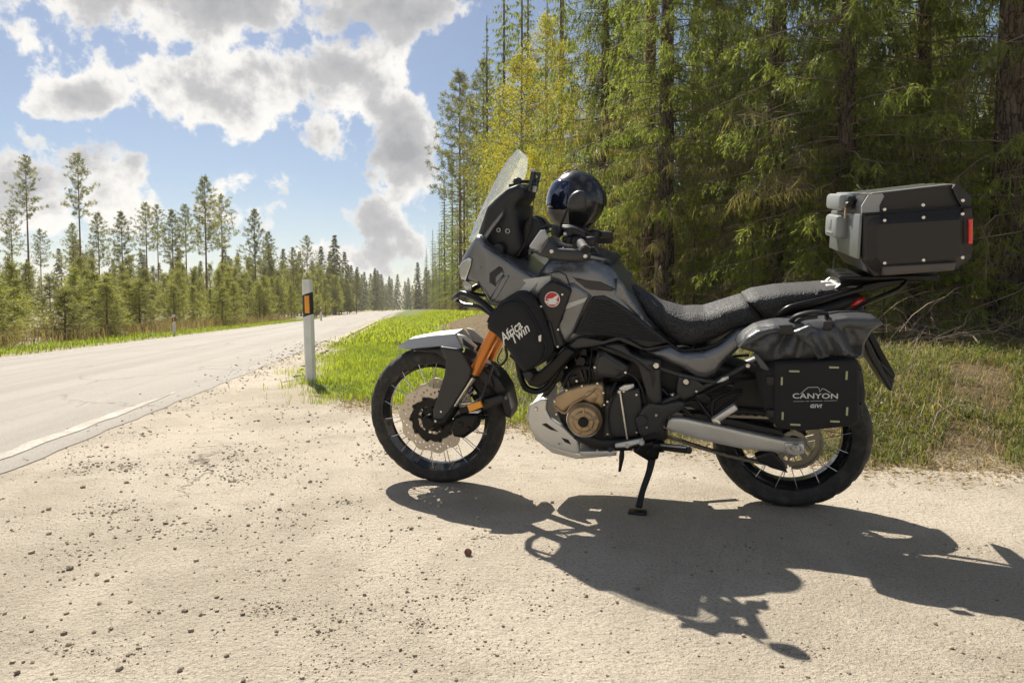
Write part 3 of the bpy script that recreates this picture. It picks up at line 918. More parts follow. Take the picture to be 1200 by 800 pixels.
# small herb leaves on the bank
P6 = P5[rng.permutation(n5)[:26000]] + rng.uniform(0, .10, (26000, 1)) * np.array([0, 0, 1.]) if n5 >= 26000 else P5
v, f = kites(P6, unit(rng.normal(0, 1, (len(P6), 3)) + np.array([0, 0, .6])), rng.uniform(.015, .04, len(P6)), rng.uniform(.008, .02, len(P6)))
link('bank_herbs', mesh_np('bank_herbs', v, f, np.repeat(rng.uniform(0, 1, len(P6)), 4)), BANKG, label='low leafy herbs among the bank grass', cat='herbs', kind='stuff')
# litter of dead leaves and straw bits along the back edge of the lot
x = rng.uniform(-1.5, 8, 22000); d = rng.normal(.12, .22, 22000)
y = lot_y(x) + d
P7 = np.stack([x, y, np.maximum(hgt(x, y), 0.002) + rng.uniform(.002, .014, len(x))], 1)
v, f = kites(P7, unit(rng.normal(0, 1, (len(x), 3)) * np.array([1, 1, .25])), rng.uniform(.01, .042, len(x)), rng.uniform(.002, .009, len(x)))
LIT = leaf_mat('leaf_litter', (.17, .115, .06), (.52, .40, .23), .15, .7, 0)
link('leaf_litter', mesh_np('leaf_litter', v, f, np.repeat(rng.uniform(0, 1, len(x)), 4)), LIT, label='dry leaf and straw litter along the back edge of the lot', cat='leaf litter', kind='stuff')
# forest floor litter
x = rng.uniform(.5, 16, 40000); y = rng.uniform(6, 20, 40000)
P8 = np.stack([x, y, hgt(x, y) + rng.uniform(.0, .04, len(x))], 1)
v, f = kites(P8, unit(rng.normal(0, 1, (len(x), 3)) * np.array([1, 1, .5])), rng.uniform(.04, .16, len(x)), rng.uniform(.01, .04, len(x)))
link('forest_litter', mesh_np('forest_litter', v, f, np.repeat(rng.uniform(0, 1, len(x)), 4)), LIT, label='brown needle and leaf litter under the spruces', cat='leaf litter', kind='stuff')

x = rng.uniform(1.2, 9.5, 1500); y = rng.uniform(6.4, 11.5, 1500)
k = (y - lot_y(x) > 2.6) & (pp_(x, y) < -2.6); x, y = x[k], y[k]; nb_ = len(x)
t7 = np.linspace(0, 1, 7)
az = rng.uniform(0, 6.28, nb_); L7 = rng.uniform(.25, 1.1, nb_)
dv = unit(np.stack([np.cos(az), np.sin(az), rng.uniform(-.1, 1.1, nb_)], 1)) * L7[:, None]
Pb = np.stack([x, y, hgt(x, y) + rng.uniform(0, .5, nb_) ** 2], 1)[:, None] + t7[None, :, None] * dv[:, None] + (t7 ** 2)[None, :, None] * np.array([0, 0, -.35]) * L7[:, None, None] + np.cumsum(rng.normal(0, .025, (nb_, 7, 3)), 1)
v, f = tri_tubes(Pb, np.repeat(rng.uniform(.002, .006, nb_)[:, None], 7, 1) * (1.1 - t7), 3)
link('dry_brush', mesh_np('dry_brush', v, f, smooth=True), TWIG, label='tangle of thin dead twigs under the spruces', cat='brushwood', kind='stuff')
# fallen dry branches on the bank: each its own thing
def dry_branch(px, py, d, az, L, label, sub=7, r=.008):
    x0, y0 = (px - 600) / 800 * d, d
    t = np.linspace(0, 1, 7); paths, rads = [], []
    ca, sa = math.cos(az), math.sin(az)
    X = x0 + ca * L * t + np.cumsum(rng.normal(0, .02, 7)); Y = y0 + sa * L * t + np.cumsum(rng.normal(0, .02, 7))
    Z = hgt(X, Y) + .10 + .12 * np.sin(t * PI) + np.cumsum(rng.normal(0, .012, 7))
    P = np.stack([X, Y, Z], 1); paths.append(P); rads.append(r * (1.1 - t))
    for j in range(sub):
        q = rng.uniform(.1, .95); b0 = np.array([np.interp(q, t, P[:, i]) for i in range(3)])
        dv = unit(np.array([ca, sa, .35]) + rng.normal(0, .8, 3)); l = L * rng.uniform(.2, .6)
        paths.append(b0 + t[:, None] * dv * l + np.cumsum(rng.normal(0, .02, (7, 3)), 0)); rads.append(r * .5 * (1.1 - t))
    v, f = tri_tubes(np.array(paths), np.array(rads), 4)
    bt = (x0, y0, 0)
    return link('dry_branch', mesh_np('dry_branch', v, f, smooth=True), TWIG, label=label, cat='branch')
dry_branch(1105, 0, 3.9, .0, .45, 'thin pale twig lying across the lower bank right of the rear wheel', 3, .005)
dry_branch(1085, 0, 6.4, .25, 1.2, 'bare forked branch on top of the bank below the top case', 9)
dry_branch(1120, 0, 6.9, 2.4, 1.3, 'bare branch arching up under the right side of the top case', 9)
dry_branch(1060, 0, 7.2, .9, 1.0, 'bare branch behind the pannier roll top', 8)
dry_branch(1150, 0, 6.2, 1.2, 1.1, 'bare branch reaching to the right border of the photo', 8)

# stones --------------------------------------------------------------
def stone_mesh(name, seed, sub=1):
    bm = bmesh.new(); bmesh.ops.create_icosphere(bm, subdivisions=sub, radius=1)
    r = np.random.default_rng(seed)
    ax = r.normal(size=(6, 3)); ax /= np.linalg.norm(ax, axis=1)[:, None]; lim = r.uniform(.55, .9, 6)
    s = np.array([1, r.uniform(.65, .95), r.uniform(.5, .8)])
    for v in bm.verts:
        p = np.array(v.co)
        for a, l in zip(ax, lim):
            k = p @ a
            if k > l: p = p - a * (k - l)
        v.co = Vector(p * s)
    return bm_mesh(name, bm, True, 28)
def stone_mat():
    m = bpy.data.materials.new('gravel_stone'); m.use_nodes = True
    t = NT(m.node_tree); p = t.n['Principled BSDF']
    oi = t.add('ShaderNodeObjectInfo').outputs['Random']
    at = t.add('ShaderNodeAttribute', attribute_name='tint').outputs['Fac']
    oc = t.add('ShaderNodeTexCoord').outputs['Object']
    q = t.math('FRACT', t.math('ADD', oi, at))
    c = t.ramp(q, [(0, (.20, .165, .12)), (.35, (.31, .26, .19)), (.7, (.40, .34, .25)), (1, (.50, .44, .34))])
    n = t.noise(oc, 4, 4)
    t.put(p.inputs['Base Color'], t.mix(t.smooth(n, .4, .7, 0, .4), c, (.20, .16, .11)))
    p.inputs['Roughness'].default_value = .9; p.inputs['Specular IOR Level'].default_value = .2
    return m
SM = stone_mat()
stones = [stone_mesh('pebble', 100 + k) for k in range(7)]
for m_ in stones: m_.materials.append(SM)
# the 240 largest loose stones, each a piece of the lot
def pix_ground(px, py):
    d = 800 * CAM_H / (py - 361.4)
    # exact ray to z=0
    a = (px - 600) / CAM_F; b = (400 - py) / CAM_F
    c_, s_ = math.cos(CAM_PITCH), math.sin(CAM_PITCH)
    D = np.array([a, c_ + b * s_, -s_ + b * c_]); t = -CAM_H / D[2]
    return D[0] * t, D[1] * t
known = [(75, 743, 7), (110, 741, 6), (130, 737, 7), (216, 716, 8), (224, 739, 8), (78, 719, 6), (150, 768, 6), (140, 784, 9), (80, 756, 7), (211, 786, 8), (20, 789, 9), (65, 795, 6), (318, 713, 6), (388, 738, 8), (373, 740, 7), (398, 728, 7), (469, 762, 6), (487, 786, 8), (486, 768, 7), (354, 794, 8), (285, 798, 8), (82, 667, 8), (291, 616, 6), (57, 626, 6), (205, 643, 6), (230, 657, 7), (254, 700, 6), (218, 716, 7), (324, 740, 6), (687, 699, 7), (723, 706, 6), (632, 655, 5), (652, 664, 5), (871, 745, 7), (965, 718, 5), (1096, 731, 6), (1138, 742, 5), (1128, 765, 5), (867, 772, 5), (680, 775, 5), (925, 658, 6), (1174, 792, 5), (1170, 770, 4), (600, 738, 5), (575, 720, 5), (545, 700, 5), (560, 760, 6), (520, 735, 5)]
rs = np.random.default_rng(77)
spots = [(px, py, w) for px, py, w in known]
for k in range(230):
    cxp, cyp, sx, sy = [(110, 600, 90, 60), (400, 715, 90, 45), (250, 690, 130, 70), (470, 640, 70, 60), (120, 745, 110, 40), (560, 740, 180, 40), (900, 720, 200, 50)][k % 7]
    px = rs.normal(cxp, sx); py = rs.normal(cyp, sy)
    if not (0 < px < 1200 and 545 < py < 800): continue
    spots.append((px, py, np.clip(rs.gamma(2.2, 1.3) + 1.6, 2, 7)))
for k, (px, py, w) in enumerate(spots):
    x, y = pix_ground(px, py)
    dist = math.hypot(x, y)
    r = w * dist / 800 / 2
    o = link('pebble', stones[k % 7], None, lot, (x, y, r * .30), (rs.uniform(-.3, .3), rs.uniform(-.3, .3), rs.uniform(0, 6.28)), (r, r, r))
# fine gravel as one scatter
base = []
for m_ in [stone_mesh('grit', 300 + k, 1) for k in range(4)]:
    co = np.empty(len(m_.vertices) * 3, np.float32); m_.vertices.foreach_get('co', co)
    fa = np.array([tuple(p.vertices) for p in m_.polygons])
    base.append((co.reshape(-1, 3), fa))
oct_v = np.array([[1, 0, 0], [-.9, .1, 0], [0, .8, .1], [.1, -.8, 0], [0, 0, .7], [0, .1, -.6]], np.float32)
oct_f = np.array([[0, 2, 4], [2, 1, 4], [1, 3, 4], [3, 0, 4], [2, 0, 5], [1, 2, 5], [3, 1, 5], [0, 3, 5]])
base.append((oct_v, oct_f))
G = Acc()
def grit(px, py, wpx, which):
    if len(px) == 0: return
    xy = np.array([pix_ground(a, b) for a, b in zip(px, py)])
    r = wpx * np.hypot(xy[:, 0], xy[:, 1]) / 800 / 2
    for b in range(len(base)):
        k = which == b
        if not k.any(): continue
        bv, bf = base[b]
        a = rs.uniform(0, 6.28, k.sum()); ca, sa = np.cos(a)[:, None], np.sin(a)[:, None]
        R_ = r[k][:, None]
        Vx = (bv[None, :, 0] * ca - bv[None, :, 1] * sa) * R_ + xy[k, 0][:, None]
        Vy = (bv[None, :, 0] * sa + bv[None, :, 1] * ca) * R_ + xy[k, 1][:, None]
        Vz = bv[None, :, 2] * R_ + R_ * rs.uniform(-.02, .4, (k.sum(), 1))
        V = np.stack([Vx, Vy, Vz], -1).reshape(-1, 3)
        F = (np.arange(k.sum()) * len(bv))[:, None, None] + bf[None]
        G.add(V, F.reshape(-1, 3), np.repeat(rs.uniform(0, 1, k.sum()), len(bv)))
cl = [(330, 480, 90, 14, 300), (450, 505, 110, 14, 350), (250, 530, 110, 22, 250), (300, 600, 260, 90, 500), (600, 760, 400, 60, 500), (900, 680, 250, 80, 350), (560, 545, 300, 14, 300)]
for k in range(95):                      # small drifts of stones, denser left of the front wheel
    r_ = rs.uniform()
    if r_ < .62: cx, cy = rs.normal(260, 170), rs.uniform(500, 790)
    elif r_ < .8: cx, cy = rs.normal(470, 120), rs.uniform(600, 790)
    else: cx, cy = rs.uniform(600, 1190), rs.uniform(560, 800)
    sp_ = rs.uniform(10, 42) * (cy / 640)
    cl.append((cx, cy, sp_, sp_ * .38, int(rs.gamma(1.6, 48))))
for s_ in np.arange(2.5, 26, .5):        # grit washed along the edge of the asphalt
    x_, y_ = rp(s_, ROAD_R + .05)
    cl.append((600 + 800 * x_ / y_, 361.4 + 800 * CAM_H / y_, 26 / y_ * 4, 4 + 16 / y_, 70))
for cx, cy, sx, sy, n_ in cl:
    px = rs.normal(cx, sx, n_); py = rs.normal(cy, sy, n_)
    k = (py > (400 if n_ == 70 else 462)) & (py < 815) & (px > -40) & (px < 1240) & ((py > 470 + .3 * np.maximum(0, 180 - px)) | (n_ == 70))
    px, py = px[k], py[k]
    w = np.clip(rs.gamma(1.5, .85, len(px)) + .5, .6, 5.0) * (1 if n_ != 70 else .7)
    which = np.where(w > 1.6, rs.integers(0, 4, len(px)), 4)
    grit(px, py, w, which)
px = rs.uniform(-30, 1230, 26000); py = 470 + 345 * rs.uniform(0, 1, 26000) ** .75
k = (py > 480 + .36 * np.maximum(0, 160 - px)) & (py > 520 + .07 * (px - 600)); px, py = px[k], py[k]
k = np.sin(px * .031 + py * .02) + np.sin(px * .013 - py * .05 + 1) + rs.normal(0, .9, len(px)) > .1; px, py = px[k], py[k]
grit(px, py, rs.uniform(.5, 1.5, len(px)), np.full(len(px), 4))
link('loose_gravel', G.mesh('loose_gravel', False), SM, label='fine loose gravel strewn over the lot', cat='gravel', kind='stuff')
# ================================================================== THE MOTORCYCLE
# machine frame: X forward, Y to its left, Z up, origin below the rear axle; it leans on its side stand
BX, BY, PSI, LEAN = 1.18046, 2.89956, .24697, .165806
BIKE_LOC = (BX, BY, 0)
BIKE_ROT = (-LEAN, 0, PI - PSI)
# survey of the machine: sight lines of the photograph's survey station cut with planes of the machine
_H, _f, _pt = 0.8371, 800.0, .04818
def U(px, py, lat):
    c, s = math.cos(_pt), math.sin(_pt)
    a, b = (px - 600) / _f, (400 - py) / _f
    C, S = math.cos(PSI), math.sin(PSI); cl, sl = math.cos(LEAN), math.sin(LEAN)
    def inv(q):
        X = -C * q[0] + S * q[1]; Y = -S * q[0] - C * q[1]; Z = q[2]
        return (X, Y * cl - Z * sl, Y * sl + Z * cl)
    o = inv((-BX, -BY, _H)); d = inv((a, c + b * s, -s + b * c))
    t = (lat - o[1]) / d[1]
    return (o[0] + t * d[0], lat, o[2] + t * d[2])
def UF(px, py, yf):
    """sight line cut with a curved side y = yf(x, z)"""
    if not callable(yf):
        return U(px, py, yf)
    lat = .2
    for _ in range(14):
        p = U(px, py, lat)
        lat = .5 * lat + .5 * yf(p[0], p[2])
    return U(px, py, lat)
def lerpf(*st):
    xs_ = [a for a, b in st]; ys_ = [b for a, b in st]
    return lambda x, z=0: float(np.interp(x, xs_, ys_))

def smooth_loop(pts, n=4, closed=True):
    P = np.array(pts, float); m = len(P); out = []
    for i in range(m if closed else m - 1):
        p0 = P[(i - 1) % m] if closed or i > 0 else P[i]; p1 = P[i]; p2 = P[(i + 1) % m]; p3 = P[(i + 2) % m] if closed or i + 2 < m else P[i + 1]
        for t in np.arange(n) / n:
            out.append(.5 * ((2 * p1) + (-p0 + p2) * t + (2 * p0 - 5 * p1 + 4 * p2 - p3) * t * t + (-p0 + 3 * p1 - 3 * p2 + p3) * t ** 3))
    if not closed: out.append(P[-1])
    return [tuple(p) for p in out]

def outline(px, yf, smooth=0):
    """pixel outline -> (x, z) on the machine"""
    q = [UF(p[0], p[1], p[2] if len(p) > 2 else yf) for p in px]
    q = [(a[0], a[2]) for a in q]
    return smooth_loop(q, smooth) if smooth else q

def inside(poly, pts):
    x, y = pts[:, 0], pts[:, 1]; r = np.zeros(len(pts), bool); n = len(poly); j = n - 1
    for i in range(n):
        xi, yi = poly[i]; xj, yj = poly[j]
        c = ((yi > y) != (yj > y)) & (x < (xj - xi) * (y - yi) / (yj - yi + 1e-12) + xi)
        r ^= c; j = i
    return r
def bdist(poly, pts):
    P = np.array(poly); Q = np.roll(P, -1, 0); best = np.full(len(pts), 9.)
    for a, b in zip(P, Q):
        ab = b - a; t = np.clip(((pts - a) @ ab) / (ab @ ab + 1e-12), 0, 1)
        best = np.minimum(best, np.linalg.norm(pts - (a + t[:, None] * ab), axis=1))
    return best

def panel_vf(poly, yf, back, bulge=.01, rad=.02, cell=.02, sym=False, power=2.0, relief=None):
    """rounded plate: poly (x,z); outer side at yf + bulge profile, inner side at back (or mirrored when sym)"""
    P = np.array(poly, float)
    out = []
    for a, b in zip(P, np.roll(P, -1, 0)):
        k = max(1, int(np.linalg.norm(b - a) / cell))
        for t in range(k): out.append(a + (b - a) * t / k)
    out = np.array(out)
    lo, hi = P.min(0), P.max(0)
    gx_, gz_ = np.meshgrid(np.arange(lo[0], hi[0], cell), np.arange(lo[1], hi[1], cell))
    gp = np.stack([gx_.ravel() + (np.arange(gx_.size) // gx_.shape[1] % 2) * cell * .5, gz_.ravel()], 1)
    if len(gp):
        k = inside(P, gp); gp = gp[k]
    if len(gp):
        gp = gp[bdist(P, gp) > rad + cell * .4]
    # rings that follow the outline give the rounded edge clean facets
    area = .5 * np.sum(out[:, 0] * np.roll(out[:, 1], -1) - np.roll(out[:, 0], -1) * out[:, 1])
    tg = np.roll(out, -1, 0) - np.roll(out, 1, 0); tg /= np.maximum(np.linalg.norm(tg, axis=1, keepdims=True), 1e-9)
    nrm = np.stack([-tg[:, 1], tg[:, 0]], 1) * (1 if area > 0 else -1)
    for q in ((.1, .32, .65, 1.0) if power != 1 else (1.0,)):
        rp_ = out + nrm * rad * q
        k = inside(P, rp_)
        rp_ = rp_[k]
        if len(rp_):
            dq = bdist(P, rp_)
            rp_ = rp_[dq > rad * q * .93]
        if len(rp_): gp = np.concatenate([gp, rp_]) if len(gp) else rp_
    rings = []
    nO = len(out)
    allp = np.concatenate([out, gp]) if len(gp) else out
    res = delaunay_2d_cdt([Vector(p) for p in allp], [(i, (i + 1) % nO) for i in range(nO)], [], 1, 1e-7)
    v2 = np.array([(v.x, v.y) for v in res[0]]); tris = [tuple(f) for f in res[2]]
    d = bdist(P, v2)
    u = np.clip(d / rad, 0, 1)
    prof = (1 - (1 - u) ** power) ** (1 / power) if power != 1 else u
    yo = np.array([yf(a, b) if callable(yf) else yf for a, b in v2])
    front = yo - bulge + bulge * prof
    if relief is not None: front = front + np.array([relief(a, b) for a, b in v2]) * (u > .5)
    if sym: bk = -front
    else: bk = np.array([back(a, b) if callable(back) else back for a, b in v2])
    n = len(v2)
    V = [(a, y, b) for (a, b), y in zip(v2, front)] + [(a, y, b) for (a, b), y in zip(v2, bk)]
    F = [t for t in tris] + [tuple(i + n for i in t[::-1]) for t in tris]
    cnt = {}
    for t in tris:
        for a, b in ((t[0], t[1]), (t[1], t[2]), (t[2], t[0])):
            cnt[(a, b)] = 1
    for (a, b) in list(cnt):
        if (b, a) not in cnt: F.append((a, b, b + n, a + n))
    return V, F
def panel(px, yf, back, bulge=.01, rad=.02, cell=.02, sym=False, smooth=0, power=2.0, relief=None):
    return panel_vf(outline(px, yf, smooth), yf, back, bulge, rad, cell, sym, power, relief)

def mirror(vf):
    return [(x, -y, z) for x, y, z in vf[0]], [f[::-1] for f in vf[1]]

def tube_vf(pts, r, sides=8, smooth=0, closed=False, cap=True):
    if smooth: pts = smooth_loop(pts, smooth, closed)
    P = np.array(pts, float); n = len(P)
    rad = np.full(n, r) if np.ndim(r) == 0 else np.interp(np.linspace(0, 1, n), np.linspace(0, 1, len(r)), r)
    if closed: tan = unit(np.roll(P, -1, 0) - np.roll(P, 1, 0))
    else: tan = unit(np.gradient(P, axis=0))
    a = np.cross(tan[0], [0, 0, 1.]); a = a if np.linalg.norm(a) > .1 else np.cross(tan[0], [1., 0, 0]); a = a / np.linalg.norm(a)
    V, F = [], []
    for i in range(n):
        a = a - tan[i] * (a @ tan[i]); a = a / max(1e-9, np.linalg.norm(a)); b = np.cross(tan[i], a)
        for k in range(sides):
            t = 2 * PI * k / sides
            V.append(tuple(P[i] + rad[i] * (math.cos(t) * a + math.sin(t) * b)))
    for i in range(n if closed else n - 1):
        for k in range(sides):
            j = (i + 1) % n
            F.append((i * sides + k, i * sides + (k + 1) % sides, j * sides + (k + 1) % sides, j * sides + k))
    if not closed and cap:
        F.append(tuple(range(sides))[::-1]); F.append(tuple((n - 1) * sides + k for k in range(sides)))
    return V, F
def upt(*a): return [U(*p) for p in a]

def lathe_y(prof, seg=48, c=(0, 0, 0), closed=True, wob=None):
    """profile [(r, y)] turned about the axle (Y)"""
    V, F = [], []
    m = len(prof)
    for k in range(seg):
        t = 2 * PI * k / seg
        for r, y in prof:
            V.append((c[0] + r * math.cos(t), c[1] + y, c[2] + r * math.sin(t)))
    for k in range(seg):
        j = (k + 1) % seg
        for i in range(m if closed else m - 1):
            i2 = (i + 1) % m
            F.append((k * m + i, j * m + i, j * m + i2, k * m + i2))
    return V, F
def box_vf(c, s, rot=None):
    x, y, z = s[0] / 2, s[1] / 2, s[2] / 2
    V = [Vector((a, b, d)) for a in (-x, x) for b in (-y, y) for d in (-z, z)]
    if rot is not None: V = [rot @ v for v in V]
    V = [tuple(v + Vector(c)) for v in V]
    return V, [(0, 1, 3, 2), (4, 6, 7, 5), (0, 4, 5, 1), (2, 3, 7, 6), (0, 2, 6, 4), (1, 5, 7, 3)]
def rbox(c, s, bev=.005, rot=None, seg=2):
    bm = bmesh.new(); V, F = box_vf((0, 0, 0), s)
    bv = [bm.verts.new(v) for v in V]
    for f in F: bm.faces.new([bv[i] for i in f])
    bmesh.ops.recalc_face_normals(bm, faces=bm.faces)
    bmesh.ops.bevel(bm, geom=bm.edges[:], offset=bev, segments=seg, affect='EDGES', profile=.5)
    M = rot if rot is not None else Matrix.Identity(3)
    bm.verts.index_update()
    V = [tuple((M @ v.co) + Vector(c)) for v in bm.verts]; F = [tuple(v.index for v in f.verts) for f in bm.faces]
    bm.free()
    return V, F
def knob(c, r, h, seg=12, ax='Y'):
    pr = [(0.0001, 0), (r, 0), (r, h * .7), (r * .8, h), (0.0001, h)]
    V, F = lathe_y(pr, seg, (0, 0, 0), closed=False)
    if ax == 'X': V = [(y, x, z) for x, y, z in V]
    if ax == 'Z': V = [(x, z, y) for x, y, z in V]
    return [(a + c[0], b + c[1], d + c[2]) for a, b, d in V], F
def bolt(px, py, lat, r=.006, h=.004):
    return knob(UF(px, py, lat), r, h, 10)

# ---- materials
GREY = mat('matte_grey_paint', (.18, .185, .195), .30, .7, bump=(900, .05, .001), var=(7, .10))
GREY2 = mat('dark_grey_plastic', (.032, .032, .033), .42, .1, bump=(700, .12, .001))
BLK = mat('black_plastic', (.010, .010, .011), .48, 0, bump=(600, .1, .001))
BLKM = mat('black_metal', (.014, .014, .015), .33, .6)
GLOSS = mat('gloss_black', (.012, .012, .014), .12, 0, coat=.5)
RUB = mat('rubber', (.028, .027, .026), .75, 0, var=(14, .3))
FAB = mat('black_fabric', (.013, .013, .014), .85, 0, bump=(1100, .5, .002), var=(20, .2))
VINYL = mat('black_tarpaulin', (.062, .064, .068), .36, 0, bump=(60, .25, .01))
ALU = mat('brushed_aluminium', (.72, .70, .66), .42, .65, bump=(350, .08, .001), var=(5, .08))
STEEL = mat('steel', (.62, .61, .58), .25, 1.0)
DISC = mat('brake_disc_steel', (.62, .54, .45), .45, .6)
GOLD = mat('bronze_engine_cover', (.43, .315, .19), .42, .7, var=(12, .12))
ORNG = mat('copper_fork', (.62, .215, .045), .32, .6)
SILV = mat('silver_plastic', (.42, .42, .41), .42, .35)
ARROW = mat('light_grey_decal', (.50, .50, .48), .5, 0)
WHITE = mat('white_print', (.80, .79, .74), .6, 0)
REDP = mat('red_print', (.55, .03, .03), .4, 0)
REDL = mat('red_lens', (.75, .025, .015), .15, 0, coat=.6)
ORL = mat('orange_lens', (.95, .36, .01), .2, 0, coat=.5)
CHAINM = mat('chain_steel', (.30, .27, .23), .4, .85)
LENS = mat('headlight_lens', (.55, .56, .55), .06, .2, coat=1)
def seat_material():
    m = bpy.data.materials.new('mesh_seat_cover'); m.use_nodes = True
    t = NT(m.node_tree); p = t.n['Principled BSDF']
    oc = t.add('ShaderNodeTexCoord').outputs['Object']
    vo = t.add('ShaderNodeTexVoronoi'); vo.inputs['Scale'].default_value = 150; vo.inputs['Randomness'].default_value = .8
    t.put(vo.inputs['Vector'], oc)
    h = t.smooth(vo.outputs['Distance'], .25, .62)
    t.put(p.inputs['Base Color'], t.mix(h, (.006, .006, .007), (.034, .034, .036)))
    p.inputs['Roughness'].default_value = .62
    b = t.add('ShaderNodeBump'); b.inputs['Strength'].default_value = .8; b.inputs['Distance'].default_value = .003
    t.put(b.inputs['Height'], h); t.put(p.inputs['Normal'], b.outputs[0])
    return m
SEAT = seat_material()
def tyre_material():
    m = bpy.data.materials.new('tyre_tread'); m.use_nodes = True
    t = NT(m.node_tree); p = t.n['Principled BSDF']
    oc = t.add('ShaderNodeTexCoord').outputs['Object']
    s = t.add('ShaderNodeSeparateXYZ'); t.put(s.inputs[0], oc)
    an = t.math('ARCTAN2', s.outputs[0], s.outputs[2])
    rr = t.math('SQRT', t.math('ADD', t.math('MULTIPLY', s.outputs[0], s.outputs[0]), t.math('MULTIPLY', s.outputs[2], s.outputs[2])))
    ay = t.math('ABSOLUTE', s.outputs[1])
    q = t.math('FRACT', t.math('ADD', t.math('MULTIPLY', an, 42 / 6.2832), t.math('MULTIPLY', ay, 16.0)))
    gro = t.math('MULTIPLY', t.smooth(t.math('ABSOLUTE', t.math('SUBTRACT', q, .5)), .13, .07), 0.0)
    dust = t.noise(oc, 25, 5, .7)
    c = t.mix(t.smooth(dust, .4, .75), (.022, .021, .020), (.062, .055, .045))
    t.put(p.inputs['Base Color'], t.mix(gro, c, (.012, .011, .010)))
    p.inputs['Roughness'].default_value = .8
    ringn = t.smooth(t.math('ABSOLUTE', t.math('SUBTRACT', rr, .278)), .003, .001, 0, .3)
    b = t.add('ShaderNodeBump'); b.inputs['Strength'].default_value = 1; b.inputs['Distance'].default_value = .006
    t.put(b.inputs['Height'], t.math('ADD', t.math('SUBTRACT', 1.0, gro), ringn)); t.put(p.inputs['Normal'], b.outputs[0])
    return m
TYRE = tyre_material()
def screen_material():
    m = bpy.data.materials.new('clear_screen'); m.use_nodes = True
    t = NT(m.node_tree); t.n.clear()
    g_ = t.add('ShaderNodeNewGeometry'); ct = t.math('ABSOLUTE', t.vmath('DOT_PRODUCT', g_.outputs['Normal'], g_.outputs['Incoming'])); fr = t.math('ADD', .04, t.math('MULTIPLY', t.math('POWER', t.math('SUBTRACT', 1.0, ct), 5.0), .9))
    tr = t.add('ShaderNodeBsdfTransparent'); tr.inputs[0].default_value = (.95, .96, .96, 1)
    df = t.add('ShaderNodeBsdfTranslucent'); df.inputs[0].default_value = (.85, .87, .88, 1)
    m0 = t.add('ShaderNodeMixShader'); m0.inputs[0].default_value = .12
    t.l.new(tr.outputs[0], m0.inputs[1]); t.l.new(df.outputs[0], m0.inputs[2])
    gl = t.add('ShaderNodeBsdfGlossy'); gl.inputs['Roughness'].default_value = .04
    mx = t.add('ShaderNodeMixShader'); t.put(mx.inputs[0], fr)
    t.l.new(m0.outputs[0], mx.inputs[1]); t.l.new(gl.outputs[0], mx.inputs[2])
    o = t.add('ShaderNodeOutputMaterial'); t.l.new(mx.outputs[0], o.inputs[0])
    return m
CLEAR = screen_material()

bike = empty('motorcycle', BIKE_LOC, BIKE_ROT, label='dark grey adventure motorcycle leaning on its side stand on the gravel', cat='motorcycle')
def part(name, vfs, m, parent=bike, sharp=38, smooth=True, **kw):
    if isinstance(vfs, tuple): vfs = [vfs]
    return link(name, merge(name, vfs, smooth, sharp), m, parent, **kw)
def each(name, vfs, m, parent=bike, sharp=38, smooth=True):
    return [part(name, q, m, parent, sharp, smooth) for q in vfs]
def pair(name, vf, m, parent=bike, sharp=38):
    return part(name, vf, m, parent, sharp), part(name, mirror(vf), m, parent, sharp)

